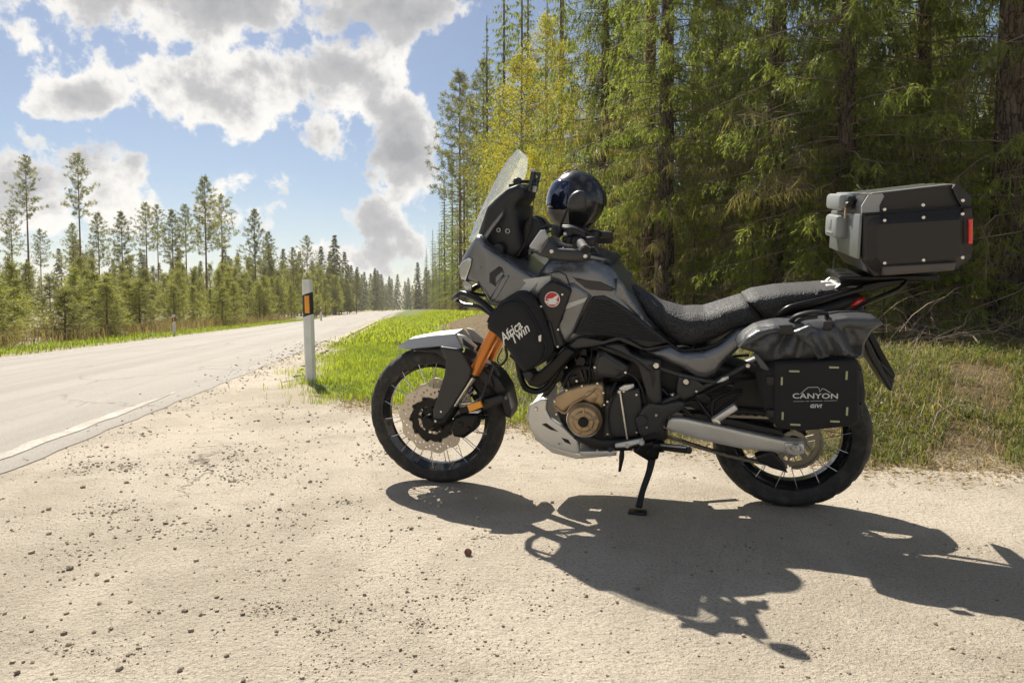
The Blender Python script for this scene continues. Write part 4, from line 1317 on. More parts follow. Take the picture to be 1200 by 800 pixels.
# ---- wheels
RF, RR_, WB = .3355, .3155, 1.57
def wheel(name, cx, rad, rim_r, wid, rimw, nsp, seedang):
    c = (cx, 0, rad)
    w2 = rimw / 2
    rim = lathe_y([(rim_r + .004, -w2), (rim_r + .010, -w2 - .004), (rim_r + .012, -w2), (rim_r + .002, -w2 + .010), (rim_r - .006, -w2 * .5), (rim_r - .016, -w2 * .3), (rim_r - .016, w2 * .3), (rim_r - .006, w2 * .5), (rim_r + .002, w2 - .010), (rim_r + .012, w2), (rim_r + .010, w2 + .004), (rim_r + .004, w2), (rim_r - .012, w2 * .62), (rim_r - .024, w2 * .35), (rim_r - .024, -w2 * .35), (rim_r - .012, -w2 * .62)], 72)
    wo_ = part(name, rim, GLOSS, bike, 35); wo_.location = c
    hw = wid / 2
    th_ = rad - rim_r
    tp = []
    for k in range(17):
        a = -PI * .5 - .55 + (PI + 1.1) * k / 16
        tp.append((rim_r + th_ * .52 + th_ * .48 * max(-1.02, math.cos(a)) ** 1 if abs(a) <= PI / 2 else rim_r + th_ * .52 + th_ * .95 * math.cos(a), hw * math.sin(a) if abs(a) <= PI / 2 else hw * math.copysign(1, a) * (1 - (abs(a) - PI / 2) * .32)))
    tv, tfc = lathe_y(tp + [(rim_r + .004, hw * .6), (rim_r + .004, -hw * .6)], 176)
    mm = len(tp) + 2
    for q in range(len(tv)):                   # tread grooves cut between shoulder blocks
        kk, i_ = divmod(q, mm)
        if 3 <= i_ <= 13:
            side_ = 1 if i_ >= 8 else -1
            ph_ = (kk + abs(i_ - 8) * (1 if side_ > 0 else 1) + (4 if side_ > 0 else 0)) % 8
            if (ph_ == 0 and abs(i_ - 8) >= 2) or (ph_ == 1 and abs(i_ - 8) >= 1):
                x_, y_, z_ = tv[q]; r_ = math.hypot(x_, z_); g_ = (r_ - .0055) / r_
                tv[q] = (x_ * g_, y_, z_ * g_)
    ty = part('tyre', (tv, tfc), TYRE, wo_, 40)
    hub = [lathe_y([(.018, -.075), (.030, -.075), (.034, -.06), (.062, -.055), (.062, -.045), (.036, -.038), (.032, 0), (.036, .038), (.062, .045), (.062, .055), (.034, .06), (.030, .075), (.018, .075)], 28)]
    part('hub', hub, BLKM, wo_)
    sp = tube_vf([(0, 0, 0), (0, 0, 1)], .0019, 5)
    for k in range(nsp):
        sd_ = 1 if k % 2 else -1
        a0 = 2 * PI * k / nsp + seedang; tw = .42 * (1 if (k // 2) % 2 else -1)
        p0 = Vector((.058 * math.cos(a0 + tw), sd_ * .050, .058 * math.sin(a0 + tw)))
        p1 = Vector(((rim_r + .004) * math.cos(a0), sd_ * w2 * .93, (rim_r + .004) * math.sin(a0)))
        o = link('spoke', SPOKE, None, wo_)
        dv = p1 - p0
        o.location = p0; o.rotation_mode = 'QUATERNION'; o.rotation_quaternion = Vector((0, 0, 1)).rotation_difference(dv.normalized()); o.scale = (1, 1, dv.length)
    return wo_
SPOKE = merge('spoke', [tube_vf([(0, 0, 0), (0, 0, 1)], .0020, 6)]); SPOKE.materials.append(STEEL)
fw_ = wheel('front_wheel', WB, RF, .262, .098, .066, 36, .1)
rw_ = wheel('rear_wheel', 0, RR_, .226, .155, .112, 32, .05)

def disc_vf(r0, r1, y, th_=.005, seg=96, wave=.006, nw=10, holes=True):
    V, F = [], []
    rings = np.linspace(r0, r1, 6)
    for side in (y, y + th_):
        for i, r in enumerate(rings):
            for k in range(seg):
                t = 2 * PI * k / seg
                q = r + (wave * math.sin(t * nw) if i == 5 else (wave * .5 * math.sin(t * nw) if i == 0 else 0))
                V.append((q * math.cos(t), side, q * math.sin(t)))
    nr = 6
    def hole(i, k): return holes and ((i == 1 and k % 6 == 0) or (i == 2 and k % 6 == 2) or (i == 3 and k % 6 == 4))
    for s in (0, 1):
        o = s * nr * seg
        for i in range(nr - 1):
            for k in range(seg):
                if hole(i, k): continue
                j = (k + 1) % seg
                F.append((o + i * seg + k, o + i * seg + j, o + (i + 1) * seg + j, o + (i + 1) * seg + k))
    for i in (0, nr - 1):
        for k in range(seg):
            j = (k + 1) % seg
            F.append((i * seg + k, i * seg + j, nr * seg + i * seg + j, nr * seg + i * seg + k))
    return V, F
for sg in (1, -1):
    v = disc_vf(.108, .160, .066)
    part('brake_disc', v if sg > 0 else mirror(v), DISC, fw_, 30)
    car = disc_vf(.070, .104, .068, .006, 60, .004, 10, False)
    arms = []
    for k in range(10):
        a = 2 * PI * k / 10
        arms.append(knob((.104 * math.cos(a), .064, .104 * math.sin(a)), .011, .013, 10))
    for k in range(5):
        a = 2 * PI * k / 5 + .2
        arms.append(box_vf((.066 * math.cos(a), .07, .066 * math.sin(a)), (.03, .006, .016), Matrix.Rotation(-a, 3, 'Y')))
    vv = [car] + arms
    part('disc_carrier', vv if sg > 0 else [mirror(q) for q in vv], BLKM, fw_, 30)
part('axle_nut', [knob((0, .08, 0), .024, .016, 6), knob((0, .096, 0), .013, .012, 16)], BLKM, fw_)
part('brake_disc', mirror(disc_vf(.085, .128, .068)), DISC, rw_, 30)

# ---- front fork
AXF = (WB, RF)
def fork(sg):
    y = .105
    top = U(590, 372, y); mid_ = U(556.5, 438, y); low = (WB + .005, y, RF + .01)
    tubeO = tube_vf([U(604, 345, y), U(574, 400, y), U(556, 437, y)], [.028, .028, .026], 14)
    seal = tube_vf([U(556.8, 435, y), U(554.4, 441, y)], [.0235, .022], 14)
    chrome = tube_vf([U(555, 440, y), U(527, 483, y)], .0205, 14)
    lower = [tube_vf([U(533, 474, y), U(522, 492, y), (WB, y - .005, RF)], [.026, .028, .030], 12), knob((WB, y - .03, RF), .034, .055, 16)]
    f = lambda q: q if sg > 0 else mirror(q)
    leg = part('fork_leg', [f(q) for q in lower], BLKM)
    part('fork_tube', f(tubeO), ORNG, leg); part('fork_seal', f(seal), BLK, leg); part('fork_stanchion', f(chrome), STEEL, leg)
    gd = panel([(515, 406), (537.5, 409), (545, 418), (553, 434), (550, 445), (528, 481), (519, 492), (507, 491), (507, 480), (512, 465), (520, 440), (522, 423), (517, 413)], .150, .135, .010, .014, .012)
    part('fork_guard', f(gd), GREY2, leg)
    each('guard_bolt', [f(bolt(517, 482, .15)), f(bolt(510.5, 493, .15))], STEEL, leg)
    cal = [panel([(531, 490), (543, 486), (560, 486), (557, 504), (543, 514), (531, 512), (527, 502)], .125, .05, .012, .016, .012), knob(U(540, 497, .124), .013, .008, 12), knob(U(549, 502, .124), .011, .008, 12), panel([(536, 479), (552, 474), (566, 470), (563, 480), (540, 486)], .12, .09, .004, .01, .012)]
    part('brake_caliper', [f(q) for q in cal], BLKM, leg)
    rf = panel([(547, 475), (562.5, 470), (565.5, 477), (550, 483)], .142, .128, .003, .004, .006)
    part('reflector', f(rf), ORL, leg)
    return leg
fork(1); fork(-1)
yfen = .085
fender = part('front_fender', [panel([(479, 411), (495, 409.5), (518, 408), (526, 412), (530, 420), (523, 423), (510, 414), (480, 412)], yfen, -yfen, .012, .012, .012), panel([(560, 428), (572, 432), (585, 443), (594, 458), (599.5, 482), (598, 491), (591, 488), (588, 475), (577, 456), (560, 447), (553, 440)], .065, -.065, .01, .014, .014), panel([(540, 415), (556, 425), (575, 440), (580, 455), (566, 450), (548, 432)], .075, -.075, .008, .01, .014), panel([(560, 470), (590, 462), (592, 470), (566, 482)], .11, .06, .006, .01, .014)], BLK)
top_f = []
cl_ = [U(x, y_, 0) for x, y_ in ((466.5, 405.5), (478, 398), (505, 393.5), (534, 391.5))]
# silver beak: ridge line and drooping sides
def beak_vf():
    ridge = [(466, 405.5, .012), (479, 397.5, .035), (505, 393.5, .055), (533, 391.2, .062)]
    low = [(466, 406.5, .014), (478, 408.5, .062), (515, 404.5, .085), (540.5, 407.5, .092)]
    V = []
    for (a, b) in zip(ridge, low):
        pr = U(a[0], a[1], a[2]); pl_ = U(b[0], b[1], b[2])
        V.append([(pl_[0], pl_[1], pl_[2]), (pr[0], pr[1], pr[2]), (pr[0], -pr[1], pr[2]), (pl_[0], -pl_[1], pl_[2])])
    up = [p for r in V for p in r]; dn = [(x - .0, y * .93, z - .006) for x, y, z in up]
    n = len(up); F = []
    for i in range(len(V) - 1):
        for k in range(3):
            q = (i * 4 + k, i * 4 + k + 1, i * 4 + 5 + k, i * 4 + 4 + k)
            F.append(q); F.append(tuple(a + n for a in q[::-1]))
        F.append((i * 4, i * 4 + 4, i * 4 + 4 + n, i * 4 + n)); F.append((i * 4 + 3, i * 4 + 7, i * 4 + 7 + n, i * 4 + 3 + n))
    F.append((0, 1, 2, 3)); 
    l = (len(V) - 1) * 4
    F.append((l, l + 1, l + 2, l + 3))
    return up + dn, F
part('beak', beak_vf(), SILV, fender, 25)
each('beak_tail', [panel([(535, 392), (543, 394), (558, 407), (556, 411), (543, 407.5)], .085, .06, .004, .008, .01), mirror(panel([(535, 392), (543, 394), (558, 407), (556, 411), (543, 407.5)], .085, .06, .004, .008, .01))], SILV, fender)
each('beak_slot', [panel([(541.5, 396), (556, 407), (554, 411), (543, 404)], .088, .083, .001, .004, .01)], BLK, fender)
part('brake_hose', [tube_vf(upt((579, 425, .13), (572, 445, .13), (567, 460, .125), (560, 478, .12)), .0055, 8, 5), tube_vf(upt((592, 405, .12), (594, 418, .125), (588, 427, .13), (580, 428, .13), (576, 424, .13)), .0055, 8, 5), tube_vf(upt((589, 408, .11), (583, 420, .115), (585, 426, .12)), .003, 6, 4)], BLK)

# ---- fairing, headlight, screen
FY = lerpf((.60, .13), (.75, .215), (.9, .262), (1.0, .272), (1.12, .255), (1.22, .225), (1.3, .175), (1.37, .115), (1.42, .06), (1.5, .03))
fair_px = [(538, 311), (541, 302), (546, 293), (553, 283), (558, 276), (563, 279), (567.5, 287), (580, 296), (595, 305), (612, 316), (628, 324), (646, 323), (660, 330), (668, 345), (660, 372), (640, 372), (620, 350), (600, 350), (583, 360), (574, 358), (568, 345), (560, 334), (551, 330), (546, 332), (540, 324)]
fairing = part('fairing', panel(fair_px, FY, 0, .018, .022, .016, True), GREY, sharp=50)
def onf(px, off=.003, th_=.006, yf=FY, **k):
    f = lambda x, z: yf(x, z) + off
    b = lambda x, z: yf(x, z) + off - th_
    return panel(px, f, b, k.get('bulge', .002), k.get('rad', .004), k.get('cell', .012), False, k.get('smooth', 0))
def rsc(pts, ox, oy, s): return [(ox + a / s, oy + b / s) for a, b in pts]
pair('headlight', onf(rsc([(132, 378), (160, 335), (215, 303), (236, 318), (228, 372), (205, 440), (186, 498), (150, 490), (132, 440)], 520, 260, 7.275), .006, .02), LENS, fairing)
pair('headlight_frame', onf(rsc([(128, 372), (160, 325), (218, 294), (246, 312), (236, 378), (210, 450), (190, 512), (142, 497), (126, 440)], 520, 260, 7.275), .002, .02), BLK, fairing)
pair('fog_lamp', onf(rsc([(160, 512), (180, 500), (236, 535), (225, 590), (200, 590), (175, 560)], 520, 260, 7.275), .006, .02), LENS, fairing)
pair('side_vent', onf(rsc([(388, 438), (470, 378), (500, 395), (508, 440), (455, 510), (440, 550), (388, 515)], 520, 260, 7.275), .0035, .006), BLK, fairing)
pair('side_vent_rim', onf(rsc([(440, 470), (500, 420), (510, 440), (458, 508), (444, 535)], 520, 260, 7.275), .006, .006), GREY, fairing)
pair('arrow_decal', onf(rsc([(665, 492), (790, 475), (915, 458), (905, 500), (840, 560), (780, 600), (805, 510), (720, 608), (635, 600), (700, 520)], 520, 260, 7.275), .0025, .004, bulge=.0003, rad=.001), ARROW, fairing)
pair('crease_panel', onf(rsc([(510, 460), (560, 455), (455, 640), (395, 690), (420, 620)], 520, 260, 7.275), .004, .008), SILV if False else GREY, fairing)

# clear windscreen
def screen_vf(t_=.004):
    ctr = [(551, 284, 0), (560, 259, 0), (575, 225, 0), (592, 193, 0), (606.5, 175, 0)]
    edg = [(562, 268, .15), (571, 240, .152), (589, 222, .142), (602, 200, .112), (610, 184, .06)]
    nv_, nu_ = 14, 13
    C = np.array(smooth_loop([U(*p) for p in ctr], 6, False)); E_ = np.array(smooth_loop([U(*p) for p in edg], 6, False))
    C = C[np.linspace(0, len(C) - 1, nv_).astype(int)]; E_ = E_[np.linspace(0, len(E_) - 1, nv_).astype(int)]
    V = []
    for i in range(nv_):
        for k in range(nu_):
            u = -1 + 2 * k / (nu_ - 1)
            s = abs(u)
            p = C[i] * (1 - s ** 2.2) + E_[i] * s ** 2.2
            V.append((p[0], math.copysign(E_[i][1] * s, u), p[2]))
    n = len(V)
    V2 = [(x - t_, y, z) for x, y, z in V]
    F = []
    for i in range(nv_ - 1):
        for k in range(nu_ - 1):
            q = (i * nu_ + k, i * nu_ + k + 1, (i + 1) * nu_ + k + 1, (i + 1) * nu_ + k)
            F.append(q); F.append(tuple(a + n for a in q[::-1]))
    rim = [k for k in range(nu_)] + [i * nu_ + nu_ - 1 for i in range(1, nv_)] + [(nv_ - 1) * nu_ + k for k in range(nu_ - 2, -1, -1)] + [i * nu_ for i in range(nv_ - 2, 0, -1)]
    for a, b in zip(rim, rim[1:] + rim[:1]): F.append((a, b, b + n, a + n))
    return V + V2, F
part('windscreen', screen_vf(), CLEAR, sharp=60)
CY = lerpf((.9, .10), (1.0, .135), (1.15, .15), (1.25, .13), (1.36, .06))
cockpit = part('cockpit_cowl', panel(rsc([(556, 452), (575, 400), (600, 330), (640, 290), (700, 240), (750, 222), (768, 250), (766, 290), (735, 330), (742, 385), (760, 470), (768, 525), (745, 565), (690, 575), (640, 548), (600, 505)], 420, 160, 4), CY, 0, .02, .03, .014, True), BLK, sharp=50)
pair('screen_trim', panel(rsc([(590, 495), (578, 480), (625, 410), (682, 342), (672, 375), (625, 440)], 420, 160, 4), lambda x, z: CY(x) + .035, lambda x, z: CY(x) + .02, .004, .006, .01), GREY, cockpit)
each('cowl_eyelet', [tube_vf([(U(657 / 4 + 420, 438 / 4 + 160, .155)[0] + .0075 * math.cos(a), .157, U(657 / 4 + 420, 438 / 4 + 160, .155)[2] + .0075 * math.sin(a)) for a in np.arange(0, 6.28, .5)], .0025, 6, closed=True), tube_vf([(U(700 / 4 + 420, 443 / 4 + 160, .155)[0] + .0085 * math.cos(a), .157, U(700 / 4 + 420, 443 / 4 + 160, .155)[2] + .0085 * math.sin(a)) for a in np.arange(0, 6.28, .5)], .0025, 6, closed=True)], SILV, cockpit)
part('adjuster_knob', [knob(U(587, 291, .13), .028, .05, 18)], BLK, cockpit)
part('cowl_tab', [panel(rsc([(718, 310), (735, 290), (785, 280), (765, 295), (730, 325)], 420, 160, 4), .13, .10, .004, .006, .01)], BLK, cockpit)
pair('dash_side', panel(rsc([(770, 400), (800, 375), (835, 390), (860, 420), (850, 470), (800, 520), (790, 560), (760, 575), (755, 520)], 420, 160, 4), .10, .02, .012, .02, .014), BLK, cockpit)
part('cable', [tube_vf(upt((623, 241, .12), (621, 262, .12), (615, 285, .13), (606, 300, .14)), [.008, .007, .004, .004], 8, 4), tube_vf(upt((612, 300, .1), (625, 280, .14), (640, 265, .18), (655, 268, .24)), .005, 8, 5), tube_vf(upt((608, 303, .08), (618, 290, .12), (634, 272, .2), (650, 272, .28)), .0045, 8, 5)], BLK)
part('phone_arm', [tube_vf(upt((604, 217, .02), (608, 213, .02), (620, 212.5, .02)), .008, 10, 3), knob(U(607, 213, .02), .019, .02, 14), rbox(U(603, 218, .0), (.03, .09, .02), .004)], BLK)

# ---- handlebar, guards, mirrors
part('handlebar', [tube_vf([(.79, .44, 1.135), (.83, .27, 1.15), (.90, .12, 1.135), (.915, .06, 1.10), (.915, -.06, 1.10), (.90, -.12, 1.135), (.83, -.27, 1.15), (.79, -.44, 1.135)], .0125, 10, 4), rbox((.915, 0, 1.085), (.06, .18, .05), .01)], BLKM)
for sg in (1, -1):
    f = lambda q: q if sg > 0 else mirror(q)
    part('grip', [f(tube_vf([(.788, .43, 1.136), (.826, .28, 1.15)], [.018, .0165, .0165, .018], 14))], RUB)
    part('switch_housing', [f(rbox((.845, .24, 1.15), (.046, .055, .05), .016, None, 3)), f(rbox((.885, .235, 1.162), (.04, .045, .028), .010, None, 3)), f(knob((.885, .235, 1.18), .024, .03, 14, 'Z'))], BLK)
    part('lever', [f(tube_vf([(.885, .22, 1.155), (.90, .28, 1.15), (.885, .36, 1.145), (.868, .42, 1.14)], [.008, .007, .0055, .006], 8, 4))], BLKM)
    lens_ = panel(rsc([(65, 622), (150, 500), (185, 496), (215, 556), (150, 662), (75, 655)], 610, 195, 6.667), lambda x, z: .405 - .4 * max(0, x - .93), lambda x, z: .385 - .4 * max(0, x - .93), .010, .02, .012)
    hg = [panel(rsc([(70, 640), (150, 665), (215, 560), (250, 600), (285, 642), (520, 655), (548, 685), (530, 738), (420, 742), (290, 735), (150, 702), (78, 665)], 610, 195, 6.667), .44, .405, .012, .018, .012), panel(rsc([(205, 560), (285, 642), (400, 650), (385, 625), (300, 600), (240, 545)], 610, 195, 6.667), .40, .33, .008, .01, .012)]
    g = part('hand_guard', [f(q) for q in hg], GREY2)
    part('hand_guard_lens', f(lens_), SILV, g)
    each('guard_screw', [f(bolt(646.5, 294.5, .44, .008, .006)), f(bolt(686, 300, .44, .008, .006))], STEEL, g)
    mr = part('mirror', [f(panel(rsc([(358, 312), (368, 260), (395, 215), (440, 188), (480, 190), (497, 215), (505, 300), (495, 345), (420, 352), (375, 340)], 610, 195, 6.667), .37, .335, .018, .03, .012, smooth=2))], GREY2)
    part('mirror_stalk', [f(tube_vf(upt((664.5, 246, .35), (660, 256, .33), (656, 268, .30), (655, 276, .27)), [.0065, .0055, .0055, .007], 10, 4))], BLK, mr)
part('bar_clamp', [tube_vf(upt((655, 270, .22), (670, 271, .23), (684, 276, .22)), [.016, .02, .014], 12, 3), rbox(U(652, 272, .26), (.04, .045, .05), .016, None, 3), rbox(U(690, 283, .2), (.055, .045, .04), .014, None, 3), tube_vf(upt((640, 264, .2), (660, 268, .24), (690, 280, .2), (704, 296, .2)), .008, 8, 4), tube_vf(upt((648, 266, .15), (672, 266, .2), (694, 276, .15)), .006, 8, 4)], BLK)
each('clamp_bolt', [bolt(662, 274, .27, .007), bolt(680, 288, .25, .008), bolt(655, 286, .30, .008), bolt(690, 290, .25, .006)], STEEL)

# ---- tank, shrouds, seat, side cover
TY = lerpf((.40, .135), (.55, .165), (.65, .20), (.8, .245), (.95, .268), (1.1, .262))
tank = part('fuel_tank', panel([(628, 322), (640, 306), (670, 303), (700, 301, .12), (716, 306, .08), (724, 314, .06), (735.5, 331, .04), (738, 345), (757, 375), (783, 402), (778, 408), (760, 411), (745, 404), (722, 393), (700, 396), (668, 409), (660, 404), (652, 384), (655, 372), (646, 340)], TY, 0, .055, .07, .016, True), GREY, sharp=60)
part('tank_top', [panel(rsc([(190, 155), (0, 108), (180, 60), (390, 90), (520, 110), (575, 150), (540, 160), (470, 165), (440, 190), (470, 250), (430, 272), (330, 262), (200, 225)], 640, 290, 7.275), lambda x, z: TY(x) - .025, 0, .03, .03, .016, True), panel([(688, 297), (700, 295), (712, 302), (719, 310), (704, 309), (690, 304)], .1, 0, .02, .02, .014, True)], BLK, tank)
pair('tank_scoop', panel(rsc([(205, 240), (330, 275), (460, 290), (590, 355), (560, 372), (380, 362), (330, 345)], 640, 290, 7.275), lambda x, z: TY(x) + .002, lambda x, z: TY(x) - .02, .003, .006, .012), GREY2, tank)
pair('tank_ridge', panel(rsc([(375, 375), (560, 378), (590, 350), (600, 265), (660, 310), (700, 400), (850, 625), (1020, 795), (960, 770), (800, 610), (650, 470), (580, 435), (400, 398)], 640, 290, 7.275), lambda x, z: TY(x) - .005, lambda x, z: TY(x) - .04, .012, .014, .012), GREY, tank)
SHY = lambda x, z: TY(x) + .012
shroud = pair('shroud', panel(rsc([(200, 250), (235, 175), (255, 110), (255, 50), (285, 45), (365, 100), (350, 135), (285, 285), (245, 332)], 600, 320, 4), SHY, lambda x, z: TY(x) - .05, .012, .018, .014), GREY, tank)
pair('shroud_decal', panel(rsc([(243, 172), (265, 140), (355, 112), (340, 135), (268, 163)], 600, 320, 4), lambda x, z: TY(x) + .0145, lambda x, z: TY(x) + .005, .0005, .002, .012), ARROW, tank)
# ribbed knee panel: border plate and separate ribs
knee = [(672, 391), (693.5, 347), (708, 346), (722, 353), (736, 363), (785, 401), (760, 408), (752, 406), (730, 394), (708, 394), (683, 393)]
KY = lambda x, z: TY(x) + .006
kp = part('knee_panel', panel(knee, KY, lambda x, z: TY(x) - .03, .008, .008, .012), BLK, tank)
kpr = part('knee_panel', mirror(panel(knee, KY, lambda x, z: TY(x) - .03, .008, .008, .012)), BLK, tank)
kpoly = np.array(knee, float)
for q in range(13):
    t = (q + .5) / 13
    # lines parallel to the panel's upper rear edge direction, sloping slightly down to the rear
    y0 = 350 + t * 42
    xs_ = np.linspace(665, 790, 160)
    pts = np.stack([xs_, y0 + (xs_ - 700) * .13], 1)
    k = inside(knee, pts) & (bdist(knee, pts) > 2.6)
    if k.sum() < 8: continue
    a, b = pts[k][0], pts[k][-1]
    rb = tube_vf([tuple(np.array(UF(px_, py_, KY)) + np.array([0, .001, 0])) for px_, py_ in np.linspace(a, b, 7)], .0042, 6)
    part('rib', rb, BLK, tank); part('rib', mirror(rb), BLK, tank)
pair('lower_trim', panel(rsc([(262, 345), (305, 305), (330, 300), (430, 318), (490, 297), (525, 300), (620, 352), (735, 337), (745, 345), (640, 368), (610, 362), (500, 315), (430, 335), (275, 358)], 600, 320, 4), lambda x, z: TY(x) + .004, lambda x, z: TY(x) - .03, .006, .006, .012), GREY2, tank)

SY_ = lerpf((-.2, .15), (0, .165), (.2, .175), (.4, .165), (.55, .125), (.68, .085))
seat = part('rider_seat', panel([(736.5, 338, .05), (743, 334.5, .04), (752, 340, .04), (775, 356, .06), (800, 365, .08), (825, 365, .08), (850, 357.5, .08), (872, 351, .08), (881, 353, .08), (898, 377), (887, 385), (865, 388), (842, 400), (825, 406), (797, 409), (775, 393), (756, 373), (740, 350)], SY_, 0, .075, .085, .014, True, power=2.2), SEAT, sharp=60)
pil = part('pillion_seat', panel([(873, 350.5, .08), (885, 345, .08), (915, 340, .08), (950, 337.5, .08), (974, 335.5, .08), (982, 338, .08), (984, 344), (965, 351), (935, 358), (915, 366), (905, 380), (899, 376)], SY_, 0, .05, .06, .014, True, power=2.2), SEAT, sharp=60)
SCY = lerpf((0, .19), (.2, .20), (.4, .19), (.6, .16))
pair('side_cover', panel(rsc([(630, 372), (740, 347), (795, 378), (900, 372), (965, 347), (1060, 272), (1110, 262), (1155, 268), (1120, 315), (1062, 362), (1000, 420), (945, 488), (915, 496), (868, 494), (800, 452), (700, 412)], 600, 320, 4), SCY, lambda x, z: SCY(x) - .09, .022, .03, .014), GREY)
pair('seat_piping', tube_vf([UF(x, y_, lambda a, b: SY_(a) + .002) for x, y_ in ((757, 374), (776, 394), (797, 410), (826, 407.5), (844, 401), (868, 388))], .004, 6, 4), BLK)

# ---- frame, engine, skid plate
ENG = part('engine', [panel(rsc([(215, 500), (260, 430), (300, 395), (380, 375), (420, 380), (460, 500), (420, 540), (240, 550)], 600, 320, 4), .15, -.15, .02, .03, .02), panel([(648, 470), (660, 455), (700, 450), (750, 452), (775, 470), (778, 500), (768, 520), (740, 527), (700, 525), (672, 512), (655, 495)], .155, -.155, .02, .03, .02), panel([(655, 395), (690, 400), (720, 400), (760, 415), (780, 440), (775, 475), (700, 460), (660, 440)], .10, -.10, .02, .03, .02)], BLKM)
each('cylinder_fin', [panel(rsc(p, 600, 320, 4), .162, .14, .002, .004, .012) for p in ([(228, 470), (300, 445), (300, 453), (228, 478)], [(222, 500), (300, 478), (300, 486), (222, 508)], [(290, 400), (300, 395), (345, 510), (335, 515)], [(340, 390), (350, 388), (372, 500), (362, 505)], [(232, 430), (240, 425), (275, 540), (266, 545)])], GREY2, ENG)
cover = part('engine_cover', [panel(rsc([(186, 610), (205, 575), (250, 545), (290, 535), (330, 525), (360, 518), (420, 515), (432, 540), (435, 610), (420, 640), (400, 620), (330, 600), (260, 640), (235, 665), (200, 640)], 600, 320, 4), .185, .13, .014, .016, .012), lathe_y([(.0001, .035), (.040, .036), (.046, .030), (.060, .030), (.066, .024), (.070, .010), (.075, .006), (.075, -.04), (.0001, -.04)], 40, U(685, 491, .185), False)], GOLD, ENG)
cc = U(685, 491, .185)
part('cover_hub', [knob((cc[0], cc[1] + .034, cc[2]), .022, .012, 20)], BLKM, ENG)
part('cover_rim', [tube_vf([(cc[0] + .072 * math.cos(a), cc[1] + .014, cc[2] + .072 * math.sin(a)) for a in np.arange(-2.4, .6, .12)], .004, 6)], STEEL, ENG)
ribs_ = []
for a in (.35, 1.6, 2.75, 3.9, 5.0):
    ribs_.append(tube_vf([(cc[0] + .026 * math.cos(a), cc[1] + .034, cc[2] + .026 * math.sin(a)), (cc[0] + .058 * math.cos(a), cc[1] + .030, cc[2] + .058 * math.sin(a))], .0055, 6))
ribs_ += [tube_vf(upt((649, 476, .187), (662, 484, .19), (672, 473, .19), (690, 463, .19), (700, 455, .188), (706, 470, .188)), .005, 6, 5), knob(U(693, 464, .18), .026, .012, 20), knob(U(700, 493, .21), .010, .008, 12), knob(U(654, 478, .17), .012, .018, 10)]
part('cover_rib', ribs_, GOLD, ENG)
each('cover_bolt', [bolt(x, y_, .186, .0055) for x, y_ in ((650, 470), (664, 457), (682, 452), (700, 449), (707, 460), (708, 474), (652, 485), (702, 493))], STEEL, ENG)
part('sprocket_cover', [panel([(708, 478), (716, 462), (724, 456), (750, 455), (753, 480), (748, 495), (748, 512), (707, 513)], .19, .13, .012, .02, .014), panel(rsc([(375, 440), (400, 365), (432, 365), (548, 440), (542, 480), (505, 500), (380, 482)], 600, 320, 4), .20, .12, .012, .016, .014), panel(rsc([(390, 445), (410, 385), (430, 385), (530, 448), (525, 472), (500, 485), (395, 470)], 600, 320, 4), .204, .19, .003, .006, .014)], GREY2, ENG)
part('engine_lower', [panel([(655, 470), (672, 515), (690, 526), (725, 530), (770, 528), (782, 515), (775, 495), (745, 512), (705, 515), (680, 505)], .165, -.165, .02, .02, .02)], BLK, ENG)
part('thermostat', [knob(U(683, 420, .15), .022, .05, 14), rbox(U(684, 412, .17), (.03, .03, .035), .006), tube_vf(upt((684, 430, .17), (688, 445, .17), (690, 452, .17)), .008, 8, 3), tube_vf(upt((716, 470, .2), (718, 455, .2), (722, 448, .19)), .006, 8, 3), tube_vf(upt((694, 408, .17), (692, 425, .18), (690, 450, .185)), .0045, 8, 3)], BLKM, ENG)
each('engine_bracket', [panel(rsc([(500, 540), (525, 525), (570, 520), (572, 535), (540, 552), (505, 555)], 600, 320, 4), .205, .19, .003, .005, .01), panel(rsc([(722, 575), (760, 560), (775, 590), (740, 595)], 600, 320, 4), .12, .1, .003, .005, .01), panel(rsc([(790, 625), (830, 620), (870, 640), (800, 640)], 600, 320, 4), .10, .08, .003, .005, .01)], ALU, ENG)
frame = part('frame', [panel(rsc([(425, 338), (470, 330), (520, 335), (560, 380), (610, 402), (695, 415), (702, 610), (665, 615), (640, 605), (612, 510), (590, 440), (545, 400), (500, 390)], 600, 320, 4), .205, .165, .010, .012, .012), tube_vf(upt((775, 472, .17), (800, 462, .17), (842, 446, .17), (876, 427, .17)), .013, 10, 3), tube_vf(upt((702, 405, .18), (740, 420, .19), (800, 440, .18), (860, 452, .17)), .010, 10, 3)], GREY2)
part('frame_gap', [panel(rsc([(640, 432), (668, 425), (672, 500), (660, 545)], 600, 320, 4), .2065, .19, .001, .003, .01)], BLK, frame)
part('pivot_plate', [panel([(745, 492), (752, 480), (760, 472), (777, 474), (795, 470), (805, 472), (800, 480), (780, 492), (776, 500), (770, 508), (752, 513), (747, 505)], .20, .15, .010, .012, .012), knob(U(752, 492, .198), .024, .014, 20), panel([(795, 440), (805, 438), (818, 446), (830, 455), (820, 462), (800, 470), (792, 462)], .185, .15, .008, .01, .012)], GREY2, frame)
each('frame_bolt', [bolt(769, 428, .205, .013, .008), bolt(804, 447, .187, .013, .008), bolt(769, 486, .20, .007, .006), bolt(876, 427, .18, .010, .02)], STEEL, frame)
each('frame_bolt_washer', [knob(U(769, 428, .203), .019, .005, 16), knob(U(804, 447, .186), .017, .004, 16)], BLKM, frame)

